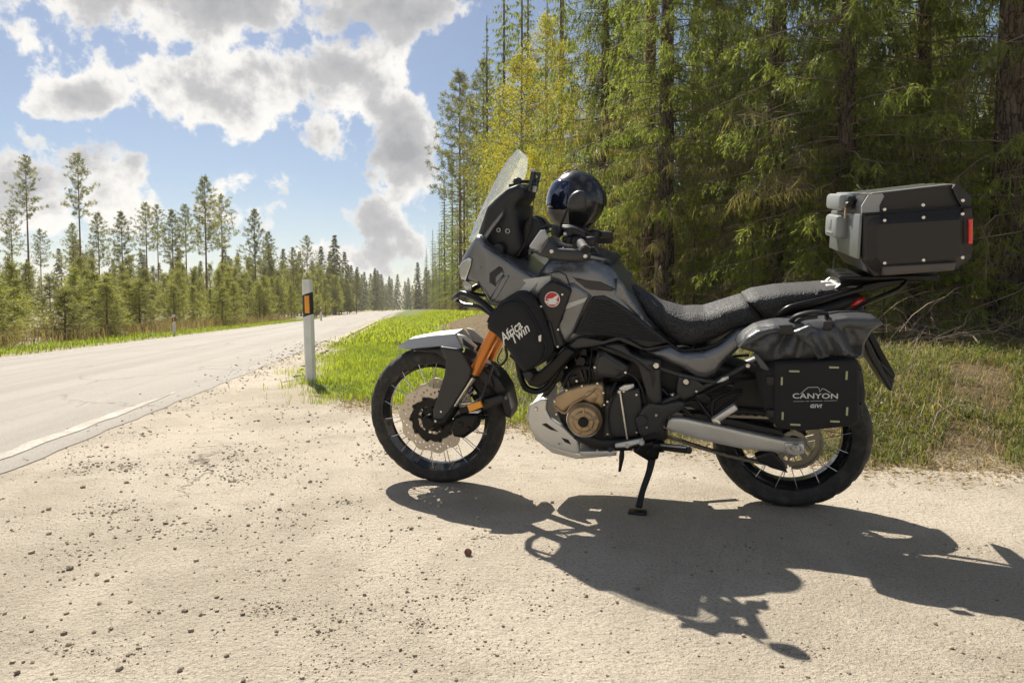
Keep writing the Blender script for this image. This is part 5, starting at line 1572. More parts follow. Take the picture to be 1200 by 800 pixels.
skid_px = [(617, 487), (620, 475), (635, 466.5), (641, 469), (640, 480), (645, 490), (660, 500), (677, 517), (680.5, 532), (670, 532), (650, 526.5), (632, 517.5), (620, 503)]
SKY_ = lambda x, z: .155 - .35 * max(0, x - .95)
skid = part('skid_plate', [panel(skid_px, SKY_, lambda x, z: SKY_(x, z) - .02, .010, .012, .010), mirror(panel(skid_px, SKY_, lambda x, z: SKY_(x, z) - .02, .010, .012, .010)), panel([(618, 487, .08), (624, 472, .08), (632, 467, .08), (634, 472, .08), (626, 485, .08), (626, 502, .08), (640, 515, .08), (680, 530, .08), (720, 531, .1), (722, 534, .1), (676, 536, .08), (648, 529, .08), (628, 513, .08)], .10, -.10, .004, .006, .012), panel([(676, 529), (722, 528), (722, 534), (680, 534)], .15, -.15, .004, .006, .012)], ALU)
each('skid_slot', [panel([(634.5, 497), (640, 495.5), (655, 506), (645, 503.5)], lambda x, z: SKY_(x, z) + .001, lambda x, z: SKY_(x, z) - .01, .001, .003, .01), panel([(657.5, 512.5), (666, 515), (669.5, 521), (662, 518)], lambda x, z: SKY_(x, z) + .001, lambda x, z: SKY_(x, z) - .01, .001, .003, .01)], BLK, skid)
part('skid_bolt', [bolt(628, 479, lambda x, z: SKY_(x, z), .010, .006)], STEEL, skid)

# seams, hoses and fixings
each('panel_seam', [tube_vf([UF(a, b, lambda x, z: TY(x) + .012) for a, b in pl_], .0022, 6) for pl_ in ([(629, 324), (640, 321), (655, 318), (663, 322), (668, 336)], [(693, 346), (684, 365), (672, 391)], [(660, 372), (652, 386), (661, 404)])], BLKM)
each('fairing_seam', [tube_vf([UF(a, b, lambda x, z: FY(x) + .001) for a, b in pl_], .0018, 6) for pl_ in ([(560, 330), (566, 341), (575, 357)], [(567, 288), (590, 303), (615, 318), (624, 324)], [(590, 322), (584, 335), (574, 350)])], BLKM)
each('engine_hose', [tube_vf(upt(*q), r_, 8, 4) for q, r_ in (([(660, 452, .165), (668, 436, .17), (684, 430, .175), (700, 436, .175)], .009), ([(640, 462, .12), (650, 448, .14), (655, 430, .15), (665, 415, .15)], .011), ([(716, 512, .195), (712, 490, .2), (716, 470, .205), (722, 462, .2)], .005), ([(756, 470, .18), (752, 455, .19), (742, 440, .2), (720, 432, .2)], .005), ([(780, 500, .17), (785, 484, .18), (798, 474, .18), (815, 470, .17)], .005), ([(700, 405, .21), (724, 412, .21), (745, 422, .208), (762, 436, .208)], .004), ([(805, 470, .15), (830, 462, .15), (855, 458, .14)], .007), ([(775, 455, .14), (790, 470, .14), (812, 488, .14)], .009))], BLK)
each('engine_fixing', [bolt(a, b, l, .006, .006) for a, b, l in ((712, 470, .192), (746, 462, .192), (746, 506, .192), (712, 508, .192), (731, 458, .192), (697, 430, .203), (733, 436, .203), (664, 430, .163), (676, 446, .163), (655, 520, .167), (700, 527, .167), (742, 526, .167), (788, 462, .187), (816, 458, .187), (758, 500, .202))], STEEL)
part('radiator', [panel([(640, 410), (652, 410), (662, 440), (650, 452), (640, 440)], .21, -.21, .004, .006, .014)], BLKM)

# ---- crash bar and badge plate
cbar = part('crash_bar', [tube_vf(upt((532, 349.5, .10), (537, 346, .14), (543, 344, .16), (560, 351, .22), (576, 364, .27), (592, 384, .30), (604, 410, .29), (610, 440, .27), (617, 455, .25), (632, 458, .24), (645, 448, .24), (660, 425, .24), (676, 408, .24)), .0135, 10, 4),
    mirror(tube_vf(upt((532, 349.5, .10), (537, 346, .14), (543, 344, .16), (560, 351, .22), (576, 364, .27), (592, 384, .30), (604, 410, .29), (610, 440, .27), (617, 455, .25), (632, 458, .24), (645, 448, .24), (660, 425, .24), (676, 408, .24)), .0135, 10, 4)),
    tube_vf([U(532, 349.5, .10), (U(532, 349.5, .1)[0] + .02, 0, U(532, 349.5, .1)[2] - .005), (U(532, 349.5, .10)[0], -.10, U(532, 349.5, .10)[2])], .0135, 10, 4),
    tube_vf(upt((534, 351, .10), (545, 357, .14), (560, 359, .18), (575, 368, .24)), .009, 8, 4), mirror(tube_vf(upt((534, 351, .10), (545, 357, .14), (560, 359, .18), (575, 368, .24)), .009, 8, 4))], BLKM)
lowp = [(596, 417), (604, 420), (612, 440), (620, 452), (632, 455), (645, 445), (650, 440), (674, 413), (662, 406), (647, 422), (632, 435), (618, 438), (608, 430)]
pair('crash_bar_plate', panel(lowp, .285, .25, .008, .01, .012), BLKM, cbar)
badge_px = [(628.6, 345), (637, 335), (644.4, 329.4), (652, 331), (668, 338.5), (669.2, 341.5), (662, 362), (653.7, 385), (661, 405), (653, 409), (645, 387), (634, 362)]
BGY = lambda x, z: TY(x) + .035
bp_ = pair('badge_plate', panel(badge_px, BGY, lambda x, z: TY(x) + .0, .006, .008, .012), BLK, cbar)
def on_plate(vx, vz, off):
    return vx, BGY(vx, vz) + off, vz
bc = UF(647.3, 350.7, BGY)
def disc_plate(r, off, seg=28):
    return knob((bc[0], bc[1] + off, bc[2]), r, .002, seg)
part('wing_badge', [disc_plate(.0305, .0)], WHITE, bp_[0]); part('wing_badge_field', [disc_plate(.0275, .0012)], REDP, bp_[0])
wing = [(868, 672), (905, 668), (885, 655), (925, 652), (945, 640), (975, 622), (968, 645), (955, 664), (975, 684), (945, 684), (968, 697), (885, 697), (898, 686), (875, 684)]
wpl = [(bc[0] - (a - 926) / 7.275 / 255 * -1 * -1, bc[2] - (b - 660) / 7.275 / 255) for a, b in wing]
part('wing_emblem', panel_vf(wpl, bc[1] + .0045, bc[1] + .001, .0003, .001, .01), WHITE, bp_[0])
each('badge_screw', [bolt(a, b, BGY, .005, .003) for a, b in ((659, 345), (634, 359), (653.5, 406), (654, 386))], STEEL, bp_[0])

# ---- swing arm, chain, stand, pegs
SAY = .155
swing_px = [(774, 501), (784, 489), (800, 490), (830, 496), (865, 504), (920, 516), (942, 518), (943.5, 531), (932, 535.5), (918, 531.5), (868, 526), (835, 519), (812, 514), (797, 509)]
sw = part('swing_arm', [panel(swing_px, SAY, SAY - .045, .010, .012, .012), mirror(panel(swing_px, SAY, SAY - .045, .010, .012, .012)), rbox((.46, 0, .375), (.07, .26, .07), .015)], ALU)
axl = U(933.5, 525.5, SAY)
part('axle_block', [panel([(920, 519), (942, 520), (943, 531), (932, 534), (920, 530)], SAY + .006, SAY - .01, .003, .004, .01), knob((0, SAY, RR_), .019, .018, 6), knob((0, SAY + .015, RR_), .010, .008, 14), bolt(924, 524, SAY + .005, .006), bolt(940, 526, SAY + .005, .006)], ALU, sw)
part('axle_slot', [panel([(925, 524.5), (930, 522), (938, 523), (939, 527), (930, 530)], SAY + .0075, SAY, .001, .002, .01)], BLKM, sw)
def sprocket_vf(r, y, teeth, hole=True):
    V, F = [], []
    seg = teeth * 4
    for s in (y, y + .007):
        for k in range(seg):
            t = 2 * PI * k / seg; q = r + (.004 if k % 4 < 2 else -.004)
            V.append((q * math.cos(t), s, q * math.sin(t)))
        for k in range(seg):
            t = 2 * PI * k / seg; V.append((r * .80 * math.cos(t), s, r * .80 * math.sin(t)))
    for s in (0, 1):
        o = s * 2 * seg
        for k in range(seg):
            j = (k + 1) % seg; F.append((o + k, o + j, o + seg + j, o + seg + k))
    for o in (0, seg):
        for k in range(seg):
            j = (k + 1) % seg; F.append((o + k, o + j, 2 * seg + o + j, 2 * seg + o + k))
    arms = []
    for k in range(5):
        a = 2 * PI * k / 5 + .3
        arms.append(box_vf((r * .60 * math.cos(a), y + .0035, r * .60 * math.sin(a)), (r * .56, .006, .022), Matrix.Rotation(-a, 3, 'Y')))
        arms.append(knob((r * .5 * math.cos(a), y + .004, r * .5 * math.sin(a)), .008, .012, 8))
    arms.append(lathe_y([(.030, y), (r * .48, y), (r * .48, y + .006), (.030, y + .006)], 30))
    return [(V, F)] + arms
part('sprocket', sprocket_vf(.103, .098, 42), mat('sprocket_steel', (.34, .31, .24), .45, .8), rw_, 30)
# chain: upper and lower run
def chain_vf():
    out = []
    fx, fz, r1 = .53, .375, .045
    ang = math.atan2(fz - RR_, fx)
    L = math.hypot(fx, fz - RR_)
    y = .101
    upA = (-.02, RR_ + .105); upB = (fx, fz + r1); loA = (.02, RR_ - .105); loB = (fx, fz - r1)
    for a, b, sag in ((upA, upB, .0), (loA, loB, .018)):
        n = int(math.dist(a, b) / .0159)
        for k in range(n):
            t = (k + .5) / n
            x = a[0] + (b[0] - a[0]) * t; z = a[1] + (b[1] - a[1]) * t - sag * 4 * t * (1 - t)
            an = math.atan2(b[1] - a[1], b[0] - a[0])
            w = .010 if k % 2 else .0145
            out.append(box_vf((x, y, z), (.0165, w * 2, .013 if k % 2 else .010), Matrix.Rotation(-an, 3, 'Y')))
    for k in range(22):
        a = PI / 2 + .1 + PI * k / 22
        out.append(box_vf((.107 * math.cos(a), y, RR_ + .107 * math.sin(a)), (.010, .02 if k % 2 else .029, .0165), Matrix.Rotation(-a, 3, 'Y')))
    return out
part('chain', chain_vf(), CHAINM, bike, 30)
each('chain_guard', [panel([(800, 482), (830, 486), (870, 494), (915, 504), (920, 512), (880, 505), (830, 494), (800, 488)], .135, .08, .005, .008, .012), panel([(885, 535), (905, 528), (920, 545), (923, 554), (905, 549), (888, 541)], .13, .085, .005, .008, .012)], BLK)
part('rear_hugger', [panel([(836, 470), (860, 466), (905, 470), (915, 500), (880, 500), (850, 492)], .09, -.09, .02, .03, .016), tube_vf(upt((860, 478, .12), (900, 482, .12)), .006, 6)], BLK)
part('shock_absorber', [tube_vf([(.42, 0, .36), (.36, 0, .72)], .032, 12)] + [tube_vf([(.42 - .06 * t + .040 * math.cos(a), .040 * math.sin(a), .38 + .26 * t) for t, a in zip(np.linspace(0, 1, 90), np.linspace(0, 40, 90))], .006, 6)], BLKM)
stand = part('side_stand', [tube_vf([U(765, 532, .17), U(761, 552, .21), U(753, 575, .25), U(748.5, 594, .29)], [.018, .014, .013, .015], 12, 3), panel([(750, 520), (768, 517), (774, 526), (771, 538), (762, 542), (752, 536), (742, 530)], .20, .12, .008, .01, .012), knob(U(764, 530, .198), .019, .012, 16)], BLKM)
ft = U(747, 597, .30)
part('stand_foot', [rbox((ft[0], .295, .295 * math.tan(LEAN) + .006), (.075, .055, .014), .005, Matrix.Rotation(LEAN, 3, 'X'))], BLK, stand)
part('stand_spring', [tube_vf(upt((729, 528, .15), (728, 540, .15), (726, 552, .15)), [.010, .012, .008, .006], 10, 3), tube_vf(upt((737, 524, .16), (750, 527, .17), (762, 536, .18)), .006, 8, 2)], BLK, stand)
part('gear_lever', [tube_vf(upt((721, 522.5, .21), (735, 521, .21), (752, 517, .21)), [.007, .009, .008], 10, 2), knob(U(735, 521.5, .21), .010, .010, 12), knob(U(752, 517.5, .205), .013, .014, 14), panel([(721, 520), (753, 514), (754, 519), (738, 523), (722, 525)], .215, .20, .003, .005, .01)], ALU)
part('gear_pedal', [tube_vf([U(717, 525, .20), U(715, 526.5, .26)], .011, 12)], RUB)
part('gear_rod', [tube_vf(upt((726.5, 458, .205), (735, 514, .205)), .0045, 8), knob(U(726, 458, .2), .008, .014, 10)], STEEL)
for sg in (1, -1):
    f = (lambda q: q) if sg > 0 else mirror
    pg = part('foot_peg', [f(tube_vf([U(774, 524, .20), U(790, 525.5, .26), U(808, 527.5, .325)], [.012, .014, .014], 10)), f(rbox(U(772, 523, .19), (.05, .04, .04), .008))], BLKM)
    part('peg_rubber', [f(tube_vf([U(776, 521.5, .21), U(806, 525, .318)], .010, 8))], STEEL, pg)
    hgr = part('pillion_peg_hanger', [f(tube_vf(upt((816, 467, .19), (836, 456, .2), (860, 446, .2), (888, 442, .19)), .0075, 8, 4)), f(tube_vf(upt((817, 468, .19), (826, 480, .2), (834, 490, .21)), .010, 8, 3)), f(tube_vf(upt((836, 488, .21), (836, 470, .2), (852, 461, .2), (870, 457, .19)), .0075, 8, 2)), f(tube_vf(upt((838, 484, .2), (870, 460, .19)), .006, 8)), f(panel([(815, 463), (826, 460), (835, 468), (828, 476), (818, 470)], .205, .18, .004, .006, .01))], BLKM)
    part('pillion_peg', [f(rbox(U(849, 484.5, .25), (.11, .035, .026), .007, Matrix.Rotation(.66, 3, 'Y')))], ALU, hgr)
    part('peg_end', [f(rbox(U(840, 493, .25), (.022, .037, .028), .005, Matrix.Rotation(.66, 3, 'Y')))], STEEL, hgr)
part('subframe_stay', [panel(rsc([(960, 515), (985, 490), (1015, 483), (1018, 498), (985, 512)], 600, 320, 4), .2, .185, .003, .005, .01)], ALU)
part('dark_gap_fill', [panel([(745, 408), (800, 415), (870, 432), (908, 446), (908, 500), (860, 492), (800, 484), (770, 470)], .10, 0, .02, .03, .016, True)], BLK)  # dark body added to fill the dim gap between frame and side cover
# exhaust silencer on the far side
part('silencer', [tube_vf([(.42, -.20, .38), (.2, -.23, .50), (-.16, -.25, .64)], [.03, .055, .062, .058], 16, 4)], BLKM)

# ---- tail
tail = part('tail_section', [panel([(900, 384), (930, 366), (985, 350), (1003, 344), (1015, 349), (1012, 356), (1000, 364), (985, 372), (960, 377), (930, 387)], .10, 0, .03, .035, .014, True), panel([(990, 371), (1006, 360), (1014, 358), (1012, 372), (1000, 380)], .07, 0, .015, .02, .014, True)], BLK)
pair('tail_lamp', panel([(998, 359), (1005, 351.5), (1014, 349.5), (1014, 354), (1006, 361)], .125, .09, .006, .008, .01), REDL, tail)
pair('lamp_strip', panel([(1004, 360.5), (1013.5, 354.5), (1014, 356.5), (1006, 362)], .126, .10, .003, .004, .01), WHITE, tail)
fend = part('rear_fender', [panel([(1000, 372), (1014, 376), (1026, 394), (1049, 441), (1046, 458), (1042, 457), (1022, 425), (1010, 400)], .085, -.085, .006, .01, .014)], BLK)
part('plate_bracket', [panel([(1016, 392), (1024, 392), (1050, 440), (1040, 438)], .10, .088, .003, .004, .012)], BLKM, fend)
for sg in (1, -1):
    f = (lambda q: q) if sg > 0 else mirror
    gr = part('grab_rail', [f(tube_vf(upt((910, 377, .19), (913, 369, .20), (922, 362, .21), (934, 358, .21), (960, 352, .20), (985, 345, .17), (1010, 338, .14)), [.009, .010, .012, .012, .010, .010], 10, 4)), f(tube_vf(upt((985, 372, .1), (1012, 356, .13), (1050, 340, .14), (1061, 331, .13), (1060, 327, .12)), .009, 8, 4)), f(panel([(1000, 342), (1012, 334), (1030, 330), (1060, 327), (1060, 331), (1020, 342)], .14, .11, .004, .006, .012))], BLKM)
rack = part('luggage_rack', [rbox((-.30, 0, .985), (.34, .26, .018), .006), rbox((-.19, 0, .965), (.10, .20, .03), .008), tube_vf([(-.12, .1, .93), (-.18, .10, .965), (-.42, .10, .975)], .011, 8, 3), mirror(tube_vf([(-.12, .1, .93), (-.18, .10, .965), (-.42, .10, .975)], .011, 8, 3)), rbox((-.16, .06, .985), (.06, .05, .022), .006), rbox((-.16, -.06, .985), (.06, .05, .022), .006)], BLKM)
part('rack_plate', [rbox((-.17, .0, .95), (.07, .16, .012), .004), rbox((-.125, .05, .945), (.05, .04, .014), .004), rbox((-.125, -.05, .945), (.05, .04, .014), .004)], ALU, rack)
# ================================================================== LUGGAGE AND LOOSE THINGS
def on_bike(name, label, cat, loc=(0, 0, 0)):
    """a thing carried by the machine: own top-level empty set in the machine's pose"""
    M = Matrix.Translation(BIKE_LOC) @ Matrix.Rotation(BIKE_ROT[2], 4, 'Z') @ Matrix.Rotation(BIKE_ROT[0], 4, 'X')
    o = empty(name, label=label, cat=cat)
    o.matrix_world = M
    return o
def text_vf(body, size, extrude=.0006, shear=0, sx=1.0, offset=0.0, spacing=1.0):
    cu_ = bpy.data.curves.new('lettering', 'FONT')
    cu_.body = body; cu_.size = size; cu_.extrude = extrude; cu_.shear = shear; cu_.offset = offset; cu_.space_character = spacing
    cu_.align_x = 'CENTER'; cu_.align_y = 'CENTER'; cu_.resolution_u = 3
    ob = bpy.data.objects.new('lettering', cu_); col.objects.link(ob)
    me = bpy.data.meshes.new_from_object(ob)
    V = [(v.co.x * sx, v.co.y, v.co.z) for v in me.vertices]; F = [tuple(p.vertices) for p in me.polygons]
    bpy.data.objects.remove(ob); bpy.data.curves.remove(cu_); bpy.data.meshes.remove(me)
    return V, F
def lay_text(vf, c, rot, surf=None, off=.0015):
    ca, sa = math.cos(rot), math.sin(rot); V = []
    for x, y, z in vf[0]:
        a, b = x * ca - y * sa, x * sa + y * ca
        X, Z = c[0] - a, c[2] + b
        V.append((X, (surf(X, Z) if surf else c[1]) + off + z, Z))
    return V, vf[1]

# ---- crash-bar bag with lettering
R2 = lambda p: rsc(p, 420, 340, 4)
bag = on_bike('crash_bar_bag', 'black fabric bag with white script lettering strapped in the crash bar', 'bag')
part('bag_body', panel(R2([(595, 168), (608, 125), (655, 66), (715, 22), (768, 14), (822, 50), (872, 150), (906, 250), (902, 292), (872, 342), (805, 378), (765, 392), (732, 345), (682, 268), (640, 218), (602, 192)]), .345, .24, .035, .035, .014, smooth=2), FAB, bag)
BF = .372
part('bag_pocket', panel(R2([(600, 168), (614, 130), (658, 78), (715, 52), (752, 56), (790, 95), (860, 232), (868, 290), (838, 342), (796, 370), (768, 378), (735, 335), (686, 264), (645, 214), (608, 190)]), BF, .33, .022, .030, .012, smooth=2, relief=lambda x, z: .0015 * math.sin(x * 90 + z * 40) + .001 * math.sin(z * 130)), FAB, bag)
part('zip_piping', tube_vf([tuple(np.array(UF(a, b, .352))) for a, b in R2([(604, 150), (625, 108), (665, 70), (722, 45), (765, 58), (805, 108), (868, 235), (876, 292), (846, 345)])], .003, 6, 4), BLK, bag)
part('zip_pull', [rbox(U(420 + 851 / 4, 340 + 225 / 4, .376), (.012, .006, .026), .003), tube_vf(upt((632.5, 400, .377), (634, 392, .377)), .0025, 6)], STEEL, bag)
each('bag_strap', [panel(R2([(770, 395), (800, 372), (820, 400), (800, 440)]), .33, .25, .004, .006, .012), panel(R2([(885, 150), (900, 150), (930, 260), (915, 262)]), .315, .29, .004, .006, .012)], BLK, bag)
t1 = lay_text(text_vf('Africa', .054, .0008, .45, .80, .0007), U(598.2, 389.5, BF), R(39), None, .0012)
t2 = lay_text(text_vf('Twin', .054, .0008, .45, .84, .0007), U(608.2, 392.0, BF), R(39), None, .0012)
part('script_lettering', [t1], WHITE, bag, smooth=False); part('script_lettering', [t2], WHITE, bag, smooth=False)

# ---- soft pannier
R4 = lambda p: rsc(p, 800, 340, 4)
pan = on_bike('pannier_bag', 'black roll-top pannier bag with white mountain lettering beside the rear wheel', 'bag')
part('pannier_body', panel(R4([(362, 392), (420, 345), (560, 330), (700, 322), (830, 340), (862, 420), (869, 540), (822, 636), (700, 657), (560, 668), (450, 654), (400, 605), (372, 500)]), .375, .21, .05, .05, .014, smooth=2), FAB, pan)
PF_ = .392
plate = part('pannier_panel', panel(R4([(430, 365), (438, 350), (455, 344), (800, 331), (822, 338), (831, 362), (829, 612), (820, 630), (795, 640), (560, 663), (455, 651), (436, 640), (431, 622)]), PF_, .35, .012, .014, .014), FAB, pan)
wr = np.random.default_rng(3)
FOLD = [(wr.uniform(-.25, .25), wr.uniform(-1.1, 1.1), wr.uniform(.010, .028), wr.uniform(.012, .035)) for _ in range(22)]
def roll_relief(x, z):
    u = x; v = z - .76
    h = 0
    for (c0, sl, am, wd) in FOLD:
        h += am * math.exp(-((u - c0 - sl * v) / wd) ** 2) * (1 if int(c0 * 1000) % 3 else -1.1)
    return h
part('roll_top', panel(R4([(258, 275), (272, 245), (300, 222), (350, 192), (430, 168), (520, 158), (600, 150), (690, 141), (770, 132), (860, 132), (920, 138), (956, 170), (905, 202), (872, 252), (862, 335), (690, 332), (600, 338), (510, 340), (430, 346), (390, 352), (335, 302), (285, 290)]), .36, .20, .05, .05, .010, relief=roll_relief), VINYL, pan, sharp=70)
each('roll_flap', [panel(R4([(265, 275), (300, 225), (350, 192), (440, 175), (490, 195), (400, 215), (320, 260)]), .372, .30, .02, .02, .01), panel(R4([(690, 140), (775, 128), (915, 133), (950, 165), (860, 190), (770, 180), (720, 215), (700, 175)]), .37, .27, .02, .025, .01), panel(R4([(520, 200), (600, 165), (650, 195), (690, 315), (640, 328), (580, 255)]), .385, .33, .012, .03, .01, relief=lambda x, z: .006 * math.sin(x * 120 + z * 60))], VINYL, pan, sharp=70)
each('roll_buckle', [rbox(U(921, 386, .385), (.045, .012, .035), .004), rbox(U(970, 381, .375), (.03, .012, .03), .004)], BLK, pan)
part('carry_handle', [tube_vf(upt((925, 380, .30), (932, 371, .32), (950, 366, .33), (966, 366, .33), (969, 372, .31)), .009, 8, 4), tube_vf(upt((930, 382, .31), (940, 374, .335), (958, 371, .34)), .007, 8, 4)], BLK, pan)
for a, b, c_, d_ in ((395, 405, 430, 440), (398, 560, 438, 592), (800, 378, 832, 440), (800, 535, 834, 580)):
    part('side_buckle', [rbox(U(800 + (a + c_) / 8, 340 + (b + d_) / 8, .37), ((c_ - a) / 4 / 270, .02, (d_ - b) / 4 / 270), .003)], BLK, pan)
each('pannier_strap', [panel(R4([(330, 300), (350, 298), (412, 375), (398, 380), (365, 365)]), .365, .35, .003, .005, .01)], VINYL, pan)
each('pannier_strap', [panel(R4([(365, 385), (385, 382), (420, 560), (430, 600), (412, 600)]), .34, .30, .003, .005, .01)], BLK, pan)
each('pannier_strap', [panel(R4([(845, 225), (868, 228), (985, 465), (975, 472), (870, 300)]), .25, .236, .003, .004, .012), panel(R4([(872, 300), (890, 298), (1000, 405), (985, 415)]), .20, .188, .003, .004, .012)], BLK, pan)
LIME = mat('lime_stitching', (.42, .44, .25), .7)
for a, b, c_, d_ in ((505, 376, 541, 383), (693, 358, 726, 365), (461, 410, 468, 441), (765, 383, 772, 415), (465, 573, 472, 604), (767, 551, 774, 583), (510, 626, 546, 633), (697, 611, 730, 618)):
    part('webbing_tab', [rbox(U(800 + (a + c_) / 8, 340 + (b + d_) / 8, PF_ + .001), ((c_ - a) / 4 / 262, .004, (d_ - b) / 4 / 262), .0008)], LIME, pan)
ptxt = mat('pale_print', (.62, .61, .57), .6)
part('lettering', [lay_text(text_vf('CANYON', .0265, .0006, 0, 1.30, .0004, 1.03), U(955.3, 464, PF_), R(1.5), None, .001)], ptxt, pan, smooth=False)
part('small_lettering', [lay_text(text_vf('GIVI', .018, .0006, .25, 1.05, .0007, 1.12), U(955.6, 475.7, PF_), R(1.5), None, .001)], ptxt, pan, smooth=False)
part('mountain_line', [tube_vf([U(800 + a / 4, 340 + b / 4, PF_ + .001) for a, b in ((552, 486), (575, 465), (588, 455), (632, 454), (640, 460), (641, 476), (656, 460), (668, 465), (692, 480))], .0011, 5)], ptxt, pan)
part('small_lettering', [tube_vf([U(800 + a / 4, 340 + b / 4, PF_ + .001), U(800 + c_ / 4, 340 + d_ / 4, PF_ + .001)], .0007, 4) for a, b, c_, d_ in ((518, 521, 570, 520), (576, 520, 592, 519.6), (598, 519.5, 655, 518), (662, 518, 724, 516.5))], ptxt, pan)

# ---- top case
R6 = lambda p: rsc(p, 960, 200, 5.715)
case = on_bike('top_case', 'black riveted aluminium top case on the rack behind the seat', 'case')
CB = mat('black_case_panel', (.028, .027, .027), .42, .5, bump=(900, .1, .001))
CG = mat('sunlit_case_front', (.19, .195, .19), .38, .3, bump=(500, .1, .001))  # black case's front face painted paler, sunlight put into the colour
CT = mat('sunlit_lid_top', (.26, .255, .22), .5, .4, bump=(500, .2, .001))  # lid top coloured lighter and olive to show sun falling on it
HW = .272
def case_body(side_px, chamf, rad, lat=None):
    return panel(R6(side_px), HW if lat is None else lat, 0, chamf, rad, .014, True, power=1)
part('case_shell', case_body([(300, 285), (680, 262), (1034, 240), (1036, 580), (1000, 620), (928, 668), (700, 688), (420, 706), (375, 706), (300, 610)], .028, .042), CB, case, 30)
lid = part('case_lid', case_body([(300, 292), (700, 268), (1036, 240), (1040, 175), (1000, 138), (925, 95), (700, 118), (445, 150), (340, 165), (300, 235)], .05, .045, HW + .004), CB, case, 30)
def topface():
    a = [U(*R6([(355, 160)])[0], HW - .05), U(*R6([(925, 94)])[0], HW - .05)]
    (x0, _, z0), (x1, _, z1) = a
    V = []
    for y in (-.20, .20):
        for t, dz in ((.02, .0), (.02, .004), (.98, .004), (.98, .0)):
            V.append((x0 + (x1 - x0) * t, y, z0 + (z1 - z0) * t + dz))
    return V, [(0, 1, 2, 3), (7, 6, 5, 4), (1, 5, 6, 2), (0, 4, 5, 1), (2, 6, 7, 3), (0, 3, 7, 4)]
tf_ = topface()
part('lid_top', [tf_], CT, case, 30)
each('lid_rib', [([(x, y * .9 + .0 + dy_, z + .003) for x, y, z in [(p[0], 0 * p[1] + (.012 if p[1] > 0 else -.012), p[2]) for p in tf_[0]]], tf_[1]) for dy_ in (-.11, 0, .11)], CT, case, 30)
# front plate, latches, corner pieces
fx = U(*R6([(300, 300)])[0], HW)[0]
fz0 = U(*R6([(300, 600)])[0], HW)[2]; fz1 = U(*R6([(300, 290)])[0], HW)[2]
part('case_front', [rbox((fx + .004, 0, (fz0 + fz1) / 2), (.010, .50, fz1 - fz0 - .004), .004)], CG, case)
part('latch', [rbox((fx + .027, -.03, fz0 + .106), (.05, .20, .088), .014)], SILV if False else mat('sunlit_grey_latch', (.27, .28, .28), .45, .2), case)  # light grey latch, its colour raised further to look sunlit
each('latch_emblem', [rbox((fx + .053, -.03, fz0 + .116), (.003, .055, .036), .001), rbox((fx + .053, -.03, fz0 + .082), (.003, .12, .006), .001)], MATS['sunlit_grey_latch'], case)
lt = part('lid_latch', [rbox((fx + .022, -.03, fz1 + .038), (.055, .24, .06), .014), rbox((fx - .005, -.03, fz1 + .062), (.05, .20, .02), .008)], MATS['sunlit_grey_latch'], case)
kb = part('lock_barrel', [knob((fx + .02, .10, fz1 + .03), .012, .035, 14), rbox((fx + .012, .115, fz1 + .045), (.03, .03, .03), .006)], BLK, case)
part('key', [rbox((fx + .028, .115, fz1 - .002), (.006, .020, .040), .002), tube_vf([(fx + .03, .115, fz1 + .03), (fx + .03, .115, fz1 + .01)], .003, 6)], mat('brass_key', (.30, .22, .13), .5, .4), case)
for sy in (1, -1):
    f = (lambda q: q) if sy > 0 else mirror
    part('corner_guard', [f(panel(R6([(300, 288), (300, 238), (345, 165), (440, 155), (450, 172), (418, 236), (420, 280)]), HW + .001, HW - .06, .03, .03, .012, power=1))], MATS['sunlit_grey_latch'], case, 30)  # front guards coloured pale as sunlit, the rear pair kept black
    part('corner_guard', [f(panel(R6([(975, 240), (935, 170), (915, 118), (935, 92), (985, 118), (1042, 172), (1040, 238)]), HW + .001, HW - .06, .03, .03, .012, power=1))], BLK, case, 30)
    part('corner_guard', [f(panel(R6([(302, 600), (415, 600), (425, 706), (375, 708)]), HW - .004, HW - .05, .02, .03, .012, power=1))], CB, case, 30)
    part('corner_guard', [f(panel(R6([(928, 585), (1035, 555), (1036, 585), (1000, 622), (905, 672)]), HW - .004, HW - .05, .02, .03, .012, power=1))], BLK, case, 30)
    part('corner_strip', [f(panel(R6([(303, 300), (415, 292), (415, 598), (303, 600)]), HW - .002, HW - .03, .016, .03, .012, power=1))], BLK, case, 30)
    part('corner_strip', [f(panel(R6([(975, 255), (1033, 250), (1033, 555), (930, 580), (975, 560)]), HW - .002, HW - .03, .010, .02, .012, power=1))], BLK, case, 30)
    part('base_plate', [f(panel(R6([(425, 640), (925, 612), (905, 668), (420, 704)]), HW - .002, HW - .02, .006, .008, .012))], mat('brown_grey_base', (.09, .08, .075), .5, .4) if sy > 0 else MATS['brown_grey_base'], case, 30)
    for a, b in ((437, 333), (697, 313), (958, 290), (437, 618), (697, 598), (958, 580), (437, 260), (695, 231), (960, 200)):
        part('rivet', [f(bolt(960 + a / 5.715, 200 + b / 5.715, HW, .0062, .005))], STEEL, case)
    part('side_reflector', [f(panel(R6([(1005, 325), (1032, 325), (1030, 490), (1003, 490)]), HW + .0, HW - .03, .004, .006, .012))], REDL, case)
part('lid_seam', [tube_vf([UF(960 + a / 5.715, 200 + b / 5.715, HW - .001) for a, b in ((302, 298), (430, 290), (695, 270), (960, 250), (1036, 244))], .003, 6)], BLKM, case)

